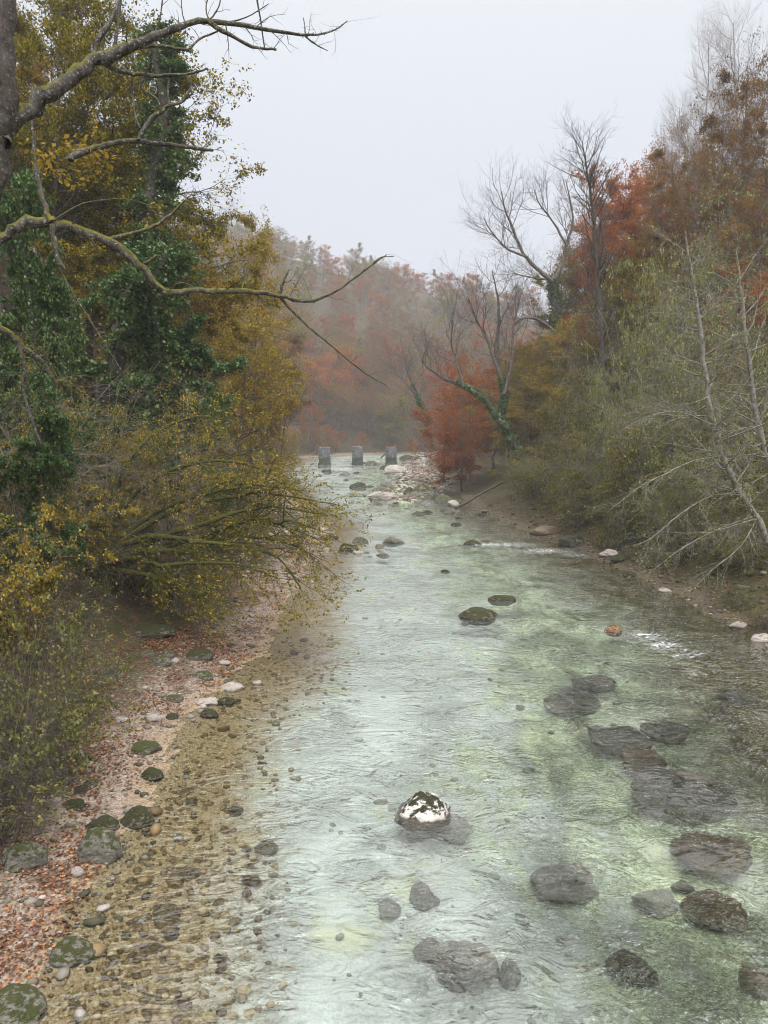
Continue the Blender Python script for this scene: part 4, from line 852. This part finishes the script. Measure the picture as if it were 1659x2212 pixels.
rr_ = random.Random(55)
for k_ in range(46):
    px, py = rr_.choice([(rr_.uniform(790, 990), rr_.uniform(1075, 1112)), (rr_.uniform(700, 860), rr_.uniform(1015, 1075)), (rr_.uniform(960, 1120), rr_.uniform(1090, 1130)), (rr_.uniform(760, 940), rr_.uniform(985, 1020)), (rr_.uniform(680, 800), rr_.uniform(1140, 1200))])
    ww = rr_.uniform(8, 22); rock(px, py, ww, ww * rr_.uniform(.25, .45), rr_.choice(['rock_moss', 'rock_dark', 'rock_mossy', 'rock_pale']), 'small wet stone breaking the surface in the upper river', 'river_stone', sub=2, group='small stones in the upper river', sink=.3)
# pebbles: uncountable
def pebbles(name, n, sampler, smin, smax, mat, seed, attrs=True):
    r = np.random.default_rng(seed)
    bm = bmesh.new(); bmesh.ops.create_icosphere(bm, subdivisions=1, radius=1)
    bv = np.array([v.co[:] for v in bm.verts]); bf = np.array([[v.index for v in f.verts] for f in bm.faces]); bm.free()
    x, y = sampler(r, n); z = terrain(x, y)[0]; n = len(x)
    s = smin * (smax / smin) ** (r.uniform(0, 1, n) ** 3.0)
    if name == 'shallow_cobbles': s = np.minimum(s, .018 + np.maximum(-z, 0) * .55)
    sc3 = s[:, None] * np.stack([r.uniform(.8, 1.5, n), r.uniform(.7, 1.2, n), r.uniform(.35, .7, n)], 1)
    V = bv[None] * sc3[:, None] * r.uniform(.82, 1.15, (n, len(bv), 1))
    a = r.uniform(0, 6.28, n); c, s_ = np.cos(a)[:, None], np.sin(a)[:, None]
    V = np.stack([V[..., 0] * c - V[..., 1] * s_, V[..., 0] * s_ + V[..., 1] * c, V[..., 2]], -1)
    V += np.stack([x, y, z + sc3[:, 2] * .35], 1)[:, None]
    F = (np.arange(n)[:, None, None] * len(bv) + bf[None]).reshape(-1, 3)
    o = link(name, mesh_np(name, V.reshape(-1, 3), [F], mat, {'v': np.repeat(r.uniform(0, 1, n), len(bv))}, True))
    tag(o, kind='stuff'); return o
def peb_mat(name, stops, rough=.8):
    m, nt, out = new_mat(name); n = N(nt); v = n.attr('v')
    k = n.noise(n.obj(), 30, 3, .6)
    c = n.ramp(n.math('ADD', n.math('MULTIPLY', v, .75), n.math('MULTIPLY', k, .25)), stops)
    b = n.node('ShaderNodeBsdfPrincipled', {'Base Color': c, 'Roughness': rough, 'Specular IOR Level': .3}); n.link(b.outputs[0], out.inputs[0]); return m
M['peb_dry'] = peb_mat('beach pebbles', [(.1, (.07, .055, .04)), (.4, (.175, .138, .112)), (.78, (.31, .26, .225)), (1, (.56, .50, .46))])
M['peb_moss'] = peb_mat('mossy bank stones', [(.1, (.03, .035, .012)), (.5, (.07, .07, .025)), (.8, (.14, .12, .08)), (1, (.34, .30, .26))])
M['peb_bank'] = peb_mat('bank pebbles', [(.1, (.04, .035, .02)), (.5, (.11, .085, .055)), (.8, (.22, .18, .14)), (1, (.52, .46, .40))])
M['peb_grey'] = peb_mat('grey mossy stones', [(.1, (.035, .035, .018)), (.5, (.12, .105, .08)), (.8, (.24, .21, .18)), (1, (.5, .44, .40))])
M['peb_brown'] = peb_mat('brown sunken stones', [(.1, (.04, .026, .014)), (.6, (.11, .072, .034)), (1, (.22, .15, .07))], .5)
M['peb_bar'] = peb_mat('bar gravel', [(.1, (.05, .042, .032)), (.4, (.16, .125, .10)), (.75, (.32, .26, .22)), (1, (.52, .46, .41))])
M['peb_wet'] = peb_mat('wet cobbles', [(.1, (.08, .05, .025)), (.4, (.20, .135, .065)), (.75, (.38, .28, .15)), (1, (.60, .50, .33))], .5)
M['peb_deep'] = peb_mat('pale bed cobbles', [(.1, (.10, .10, .08)), (.4, (.22, .22, .17)), (.8, (.38, .38, .31)), (1, (.5, .48, .4))], .6)
def band(y0, y1, d0, d1, left=True, pw=1.0):
    def f(r, n):
        y = y0 * (y1 / y0) ** (r.uniform(0, 1, n) ** pw); d = r.uniform(d0, d1, n)
        return (xl(y) + d if left else xr(y) - d), y
    return f
pebbles('beach_pebbles', 7000, band(10.5, 34, -3.2, .3), .010, .07, M['peb_dry'], 1)
pebbles('beach_stones', 420, band(10.5, 40, -3.4, 1.2), .05, .17, M['peb_grey'], 9)
pebbles('shallow_stones', 110, band(10.5, 34, .2, 3), .07, .22, M['peb_brown'], 10)
pebbles('shallow_cobbles', 9000, lambda r, n: (lambda y: (xl(y) + 4.2 * r.beta(1.1, 2.2, n), y))(10.3 * 3.1 ** r.uniform(0, 1, n)), .008, .12, M['peb_wet'], 2)
pebbles('bed_cobbles', 260, band(10.5, 45, 4, 17), .04, .22, M['peb_deep'], 3)
pebbles('shore_stones', 3000, band(26, 100, -1.5, .8, False), .02, .14, M['peb_bank'], 4)
def barpts(r, n):
    y = r.uniform(92, 222, n); c = np.interp(y, [95, 105, 125, 150, 190, 225], [2.5, 3, 5, 6, 6, 10]); w = np.interp(y, [88, 100, 120, 150, 190, 225], [0, 4.2, 6, 5, 4, 2])
    return c + r.uniform(-1.05, 1.05, n) * w, y
pebbles('bank_stones', 1800, band(28, 90, -6, -1.0, False), .04, .28, M['peb_moss'], 7)
pebbles('gravel_bar_stones', 5500, barpts, .06, .5, M['peb_bar'], 5)
pebbles('far_shore_stones', 1500, lambda r, n: (lambda y: (xl(y) - r.uniform(-1, 6, n), y))(r.uniform(44, 78, n)), .04, .3, M['peb_dry'], 6)
# fallen leaves
p = Plant(401); r = p.r
def lay(n, f, size):
    x, y = f(r, n); kp = (wob(x, y, 4, 8) * 1.3 + r.normal(0, .35, len(x))) > -.05; x, y = x[kp], y[kp]; z = terrain(x, y)[0]
    p.add_leaves(np.stack([x, y, z + .012 + r.uniform(0, .03, len(x))], 1), size, flat=1.6)
lay(38000, lambda q, n: (lambda y: (xl(y) - 4.6 * q.beta(1.6, 1.3, n), y))(10 * 3.2 ** q.uniform(0, 1, n)), .08)
lay(16000, lambda q, n: (lambda y: (xl(y) - np.abs(q.normal(2.5, 2.6, n)) - .2, y))(q.uniform(26, 64, n)), .10)
lay(8000, band(28, 90, -7, -.5, False), .10)
lay(9000, lambda q, n: (lambda y: (xl(y) - q.uniform(.5, 6, n), y))(q.uniform(100, 235, n)), .35)
o = link('fallen_leaves', p.leaf_mesh('fallen_leaves', M['fallen'])); tag(o, kind='stuff')

# ------------------------------------------------------------------ ruined bridge piers
def pier_mat():
    m, nt, out = new_mat('old pier masonry'); n = N(nt); o = n.obj()
    br = n.node('ShaderNodeTexBrick', {'Vector': n.node('ShaderNodeMapping', {'Vector': o, 'Rotation': (math.pi / 2, 0, 0)}).outputs[0], 'Color1': (.10, .10, .11, 1), 'Color2': (.15, .15, .16, 1), 'Mortar': (.10, .10, .10, 1), 'Scale': 1.0, 'Mortar Size': .025, 'Brick Width': .9, 'Row Height': .42})
    k = n.noise(o, 1.4, 7, .7)
    c = n.mix(n.sm(k, .52, .66, 0, .7), br.outputs[0], (.36, .35, .35))
    pz = n.node('ShaderNodeSeparateXYZ', {0: o}).outputs[2]
    c = n.mix(n.sm(n.math('ADD', pz, n.math('MULTIPLY', k, 1.6)), 2.1, 2.9, .85, 0), c, (.035, .04, .022))
    b = n.node('ShaderNodeBsdfPrincipled', {'Base Color': c, 'Roughness': .9})
    bp = n.node('ShaderNodeBump', {'Strength': .8, 'Distance': .12, 'Height': n.math('ADD', n.noise(o, 3, 6, .7), n.math('MULTIPLY', br.outputs[1], -.4))})
    n.link(bp.outputs[0], b.inputs['Normal']); n.link(b.outputs[0], out.inputs[0]); return m
PM = pier_mat()
for px, base, top, w, lab in [(700, 1003, 965, 24, 'ruined stone bridge pier nearest the left shore'), (772, 1003, 963, 23, 'middle ruined stone bridge pier with reddish growth on top'), (845, 1003, 965, 24, 'ruined stone bridge pier on the gravel, rightmost of the three')]:
    b = gnd(px, base); dist = b[1]; wd = w / FPX * dist; hh = pt(px, top, dist)[2]
    e = link('bridge_pier', None, None, (b[0], b[1] + wd * .7, 0)); tag(e, lab, 'bridge pier', 'ruined bridge piers')
    V, F = [], []
    segs, lev = 20, 14; rr = random.Random(px)
    for j in range(lev):
        z = -1.2 + (hh + 1.2) * j / (lev - 1)
        for i in range(segs):
            a = i * 2 * math.pi / segs; cx, sx = math.cos(a), math.sin(a)
            ex = 7.0; rad = 1 / (abs(cx) ** ex + abs(sx) ** ex) ** (1 / ex)
            f = 1.0 + (.12 if j < 4 else 0) + rr.uniform(-.05, .05) - (.05 if j > lev - 3 else 0)
            zz = z + (rr.uniform(-.55, .1) if j == lev - 1 else 0)
            V.append((wd * .5 * rad * cx * f, wd * .75 * rad * sx * f, zz))
    for j in range(lev - 1):
        for i in range(segs): F.append((j * segs + i, j * segs + (i + 1) % segs, (j + 1) * segs + (i + 1) % segs, (j + 1) * segs + i))
    V.append((0, 0, hh - .05)); c = len(V) - 1
    T = [((lev - 1) * segs + i, (lev - 1) * segs + (i + 1) % segs, c) for i in range(segs)]
    link('masonry', mesh_np('masonry', np.array(V), [np.array(F), np.array(T)], PM), e)
    gp = Plant(px); n = 420
    gp.add_leaves(np.stack([gp.r.uniform(-.5, .5, n) * wd, gp.r.uniform(-.7, .7, n) * wd, hh - .05 + gp.r.uniform(0, .35, n) * gp.r.uniform(0, 1, n)], 1), .22)
    link('top_growth', gp.leaf_mesh('top_growth', M['rust'] if px == 772 else M['brown']), e)
# slanting log and driftwood
def log(pts, Y0, Y1, r0, r1, lab, seed):
    p = Plant(seed); P, R = p.line(path(pts, Y0, Y1), [r0, r1], 8); p.sprout(P, R, 5, .7, 60, k=4, rfac=.4, sides=4)
    o = link('driftwood_log', p.wood_mesh('log', M['darkbark'])); tag(o, lab, 'log')
log([(985, 1098), (1030, 1072), (1085, 1042)], 84, 88, .17, .11, 'dark log slanting up the right shore beside the pale block', 501)
log([(822, 990), (838, 975), (852, 962)], 196, 197, .16, .1, 'bleached branch leaning against the third pier', 502)
log([(700, 1075), (730, 1060), (770, 1064)], 98, 98, .05, .03, 'thin stick lying in the water', 503) if False else None
# tuft of a dark dead twig on the sand
# ------------------------------------------------------------------ haze, sky, light, camera
bm = bmesh.new(); bmesh.ops.create_cube(bm, size=1)
me = bpy.data.meshes.new('haze'); bm.to_mesh(me); bm.free()
m, nt, out = new_mat('haze'); n = N(nt)
v = n.node('ShaderNodeVolumePrincipled', {'Color': (.60, .61, .64, 1), 'Density': .00065, 'Anisotropy': .15}); n.link(v.outputs[0], out.inputs['Volume'])
me.materials.append(m)
hz = link('haze', me, None, (0, 370, 88)); hz.scale = (620, 840, 184); tag(hz, kind='stuff')

w = bpy.data.worlds.new('World'); sc.world = w; w.use_nodes = True; nt = w.node_tree; nt.nodes.clear(); n = N(nt)
sky = n.node('ShaderNodeTexSky', sky_type='NISHITA', sun_disc=False, sun_elevation=math.radians(52), sun_rotation=math.radians(200), dust_density=6.0, air_density=1.0)
hs = n.node('ShaderNodeHueSaturation', {'Saturation': .25, 'Value': 1.0, 'Color': sky.outputs[0]})
gz = n.node('ShaderNodeSeparateXYZ', {0: n.node('ShaderNodeTexCoord').outputs['Generated']}).outputs[2]
oc = n.ramp(n.sm(gz, -.05, 1), [(0, (.216, .230, .262)), (.25, (.212, .225, .250)), (.5, (.235, .245, .26)), (.7, (.72, .73, .745)), (1, (1.2, 1.2, 1.2))])
oc = n.node('ShaderNodeVectorMath', {0: oc, 'Scale': 19.0}, operation='SCALE').outputs[0]
cl = n.noise(n.node('ShaderNodeTexCoord').outputs['Generated'], 2.2, 4, .5)
mixc = n.mix(.9, hs.outputs[0], n.mix(n.sm(cl, .3, .7, 0, .10), oc, (3.8, 4.0, 4.3)))
bg = n.node('ShaderNodeBackground', {'Color': mixc, 'Strength': .10})
o2 = n.node('ShaderNodeOutputWorld'); n.link(bg.outputs[0], o2.inputs[0])
sd = bpy.data.lights.new('sun', 'SUN'); sd.energy = .9; sd.angle = math.radians(25); sd.color = (1, .96, .9)
so = link('sun', sd); so.rotation_euler = (math.radians(38), 0, math.radians(200 - 180))

cd = bpy.data.cameras.new('camera'); cam = link('camera', cd, None, (0, 0, H))
cam.rotation_euler = (math.radians(90) - PITCH, 0, 0)
cd.sensor_fit = 'VERTICAL'; cd.sensor_height = 36; cd.lens = 36 * FPX / 2212; cd.clip_end = 3000; cd.clip_start = .1
sc.camera = cam
sc.view_settings.view_transform = 'Standard'; sc.view_settings.look = 'None'; sc.view_settings.exposure = 1.05; sc.view_settings.gamma = 1
sc.render.engine = 'CYCLES'; cy = sc.cycles
cy.max_bounces = 8; cy.diffuse_bounces = 3; cy.glossy_bounces = 2; cy.transmission_bounces = 4; cy.transparent_max_bounces = 8; cy.volume_bounces = 2
cy.filter_width = 1.05; cy.use_denoising = True; cy.caustics_reflective = False; cy.caustics_refractive = True; cy.sample_clamp_indirect = 6
